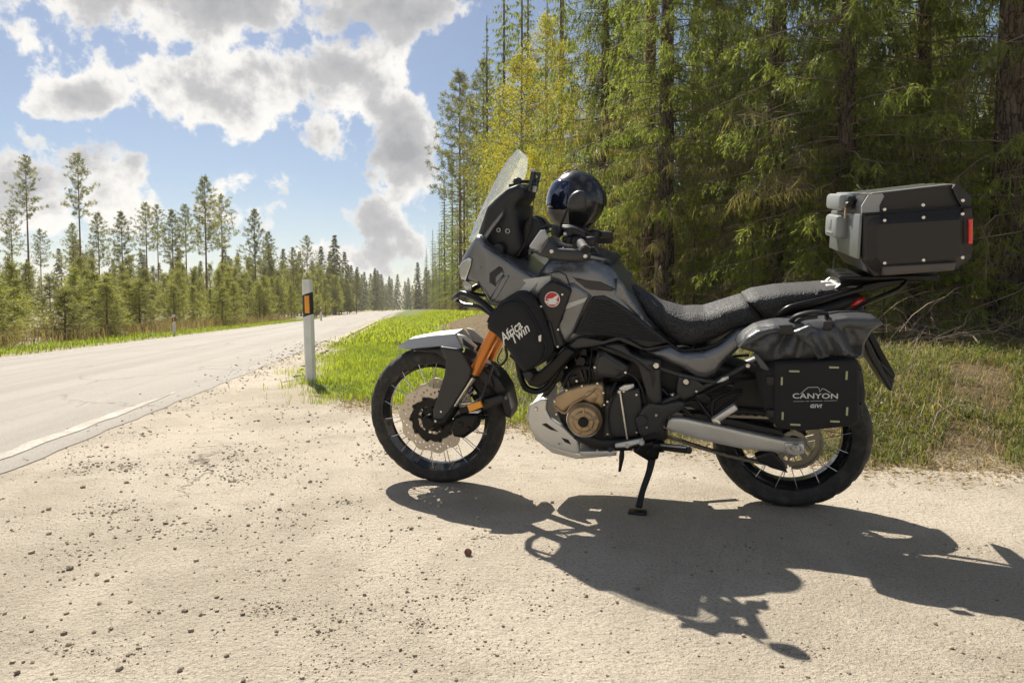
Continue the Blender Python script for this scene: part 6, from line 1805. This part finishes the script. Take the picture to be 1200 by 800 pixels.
# ---- helmet hung over the right bar end
hel = on_bike('helmet', 'black full-face helmet with dark blue visor hanging on the handlebar', 'helmet')
HC = Vector(U(675, 237, -.22)); HR = (.131, .118, .140)
hyaw = R(20)
def helm(kind):
    """kind: shell, visor or chin; angles around the helmet's own front"""
    nu_, nv_ = 64, 40
    V, F, keep = [], [], {}
    def pos(az, el, k):
        x = math.cos(el) * math.cos(az); y = math.cos(el) * math.sin(az); z = math.sin(el)
        r = 1.0
        if z < 0: r += .10 * max(0, math.cos(az)) * (-z) - .10 * (-z)
        r += .035 * math.exp(-((el + .45) / .25) ** 2) * math.exp(-(az / .7) ** 2)
        r *= k
        return Vector((x * HR[0] * r, y * HR[1] * r, z * HR[2] * r))
    rot_ = Matrix.Rotation(hyaw, 3, 'Z') @ Matrix.Rotation(R(-6), 3, 'Y')
    def rng_(a0, a1, e0, e1, k, nu, nv, wrap=False, edge=.0):
        n0 = len(V)
        for j in range(nv + 1):
            for i in range(nu + (0 if wrap else 1)):
                az = a0 + (a1 - a0) * i / nu; el = e0 + (e1 - e0) * j / nv
                kk = k
                if edge and (i in (0, nu) or j in (0, nv)): kk = k - edge
                V.append(tuple(rot_ @ pos(az, el, kk) + HC))
        w = nu if wrap else nu + 1
        for j in range(nv):
            for i in range(nu):
                i2 = (i + 1) % w if wrap else i + 1
                F.append((n0 + j * w + i, n0 + j * w + i2, n0 + (j + 1) * w + i2, n0 + (j + 1) * w + i))
    if kind == 'shell':
        rng_(0, 2 * PI, R(-58), R(89.5), 1.0, 64, 40, True)
    elif kind == 'lining':
        rng_(0, 2 * PI, R(-62), R(60), .93, 48, 24, True)
    elif kind == 'rim':
        rng_(0, 2 * PI, R(-62), R(-56), 1.015, 64, 2, True, 0)
    elif kind == 'visor':
        rng_(R(-64), R(64), R(-12), R(42), 1.035, 40, 14, edge=.035)
    elif kind == 'pod':
        rng_(R(60), R(84), R(-6), R(20), 1.05, 10, 8, edge=.05)
    elif kind == 'chin':
        rng_(R(-66), R(66), R(-50), R(-15), 1.022, 30, 8, edge=.025)
    elif kind == 'vent':
        rng_(R(-18), R(18), R(56), R(74), 1.03, 10, 6, edge=.04)
    return V, F
HB = mat('helmet_black', (.010, .010, .012), .24, 0, coat=.25)
part('shell', helm('shell'), HB, hel, 60)
part('lining', helm('lining'), FAB, hel, 60)
part('neck_rim', helm('rim'), RUB, hel, 60)
part('visor', helm('visor'), mat('blue_visor', (.010, .016, .05), .05, .4, coat=1.0), hel, 60)
part('visor_pivot', helm('pod'), HB, hel, 60)
part('chin_bar', helm('chin'), mat('helmet_grey', (.24, .21, .18), .4, .2), hel, 60)
part('top_vent', helm('vent'), GREY2, hel, 60)
part('chin_strap', [tube_vf([tuple(HC + Vector(p)) for p in ((-.05, .06, -.10), (-.02, .03, -.155), (0, 0, -.165), (.0, -.05, -.11))], .007, 6, 4)], RUB, hel)

# ---- phone in its holder
ph = on_bike('phone', 'small dark phone clamped to the holder above the cockpit', 'phone')
pc = Vector(U(626, 213, .02))
tilt = Matrix.Rotation(R(-14), 3, 'Y')
part('phone_body', [rbox(pc, (.016, .145, .082), .005, tilt)], mat('phone_green_black', (.018, .03, .026), .25, .1), ph)
each('phone_clamp', [rbox(pc + Vector((.004, .0, .046)), (.022, .02, .012), .003, tilt), rbox(pc + Vector((-.004, .03, -.03)), (.024, .012, .026), .003, tilt)], SILV, ph)
part('lanyard', [tube_vf(upt((626, 224, .03), (625.5, 235, .03), (624.5, 244, .03)), .0015, 5, 3)], BLK, ph)

# ================================================================== ROADSIDE THINGS
POSTW = mat('white_post_plastic', (.74, .73, .68), .5, 0, var=(6, .08))
POSTB = mat('post_black_band', (.02, .02, .02), .5)
def marker_post(x, y, h, w, label, lean=0.0, face=0.0):
    o = empty('marker_post', (x, y, float(hgt(x, y))), (0, lean, face), label=label, cat='post', group='roadside marker posts')
    def prism(z0, z1, sl0, sl1, grow=0.0, y_in=None):
        a = w / 2 + grow; d = w * .42 + grow
        sec = [(-a, -d * .45), (-a * .55, -d), (a * .55, -d), (a, -d * .45), (a * .75, d * .6), (0, d), (-a * .75, d * .6)]
        V = [(p, q, z0 + sl0 * p) for p, q in sec] + [(p, q, z1 + sl1 * p) for p, q in sec]
        n = len(sec)
        return V, [tuple(range(n))[::-1], tuple(range(n, 2 * n))] + [(k, (k + 1) % n, n + (k + 1) % n, n + k) for k in range(n)]
    sl = .30
    part('lower_post', prism(-.1, h * .655, 0, sl), POSTW, o, 30)
    part('black_band', prism(h * .655, h * .865, sl, sl), POSTB, o, 30)
    part('post_top', prism(h * .865, h, sl, .02), POSTW, o, 30)
    part('reflector', [rbox((0, -w * .42 - .002, h * .762), (w * .44, .010, h * .165), .003)], ORL, o)
    return o
marker_post((364 - 600) / 800 * 7.52, 7.52, 1.15, .118, 'near white marker post with orange reflector in the verge grass', R(-1.2), R(-3))
d = 21.5; marker_post((204 - 600) / 800 * d, d, .66, .10, 'small white marker post across the road before the young pines', 0, .2)
d = 47.; marker_post((373 - 600) / 800 * d + .2, d, 1.0, .12, 'tiny distant white marker post just right of the near one', 0, .2)

# pine cone
def cone_vf():
    V, F = [], []
    n = 0
    out = []
    for k in range(60):
        t = k / 60; a = k * 2.399
        r = .019 * math.sin(PI * min(.97, .12 + .8 * t)) ** .8; z = -.022 + .05 * t
        c = Vector((r * math.cos(a), r * math.sin(a), z))
        d = Vector((math.cos(a), math.sin(a), .5)).normalized(); s = Vector((-math.sin(a), math.cos(a), 0)); u_ = d.cross(s)
        V_ = [c - s * .006, c + d * .011 - s * .003, c + d * .013 + u_ * -.001, c + d * .011 + s * .003, c + s * .006, c + u_ * .004]
        out.append(([tuple(v) for v in V_], [(0, 1, 2, 5), (5, 2, 3, 4), (0, 5, 4, 3, 2, 1)]))
    out.append(lathe_y([(.0001, -.022), (.013, -.012), (.016, .005), (.008, .02), (.0001, .028)], 10, (0, 0, 0), False))
    V2 = [(x, z, y) for x, y, z in out[-1][0]]
    out[-1] = (V2, out[-1][1])
    return out
x, y = pix_ground(548, 650) if 'pix_ground' in globals() else (0, 2)
link('pine_cone', merge('pine_cone', cone_vf(), True, 30), mat('cone_brown', (.28, .15, .09), .8, var=(60, .3)), None, (x, y, .0095), (R(80), 0, .6), (.45, .45, .45), label='reddish brown pine cone on the gravel before the front wheel', cat='pine cone')

# ------------------------------------------------------------------ air
bmh = bmesh.new()
V8 = [bmh.verts.new((x, y, z)) for x in (-700, 700) for y in (-30, 900) for z in (-1.6, 30)]
for f in ((0, 1, 3, 2), (4, 6, 7, 5), (0, 4, 5, 1), (2, 3, 7, 6), (0, 2, 6, 4), (1, 5, 7, 3)): bmh.faces.new([V8[i] for i in f])
hm_ = bm_mesh('haze', bmh, False)
mh = bpy.data.materials.new('hazy_air'); mh.use_nodes = True; mh.node_tree.nodes.clear()
th = NT(mh.node_tree)
pv = th.add('ShaderNodeVolumePrincipled'); pv.inputs['Color'].default_value = (.97, .96, .93, 1); pv.inputs['Density'].default_value = .0004; pv.inputs['Anisotropy'].default_value = .35
oh = th.add('ShaderNodeOutputMaterial'); th.l.new(pv.outputs[0], oh.inputs['Volume'])
link('haze', hm_, mh, kind='stuff')
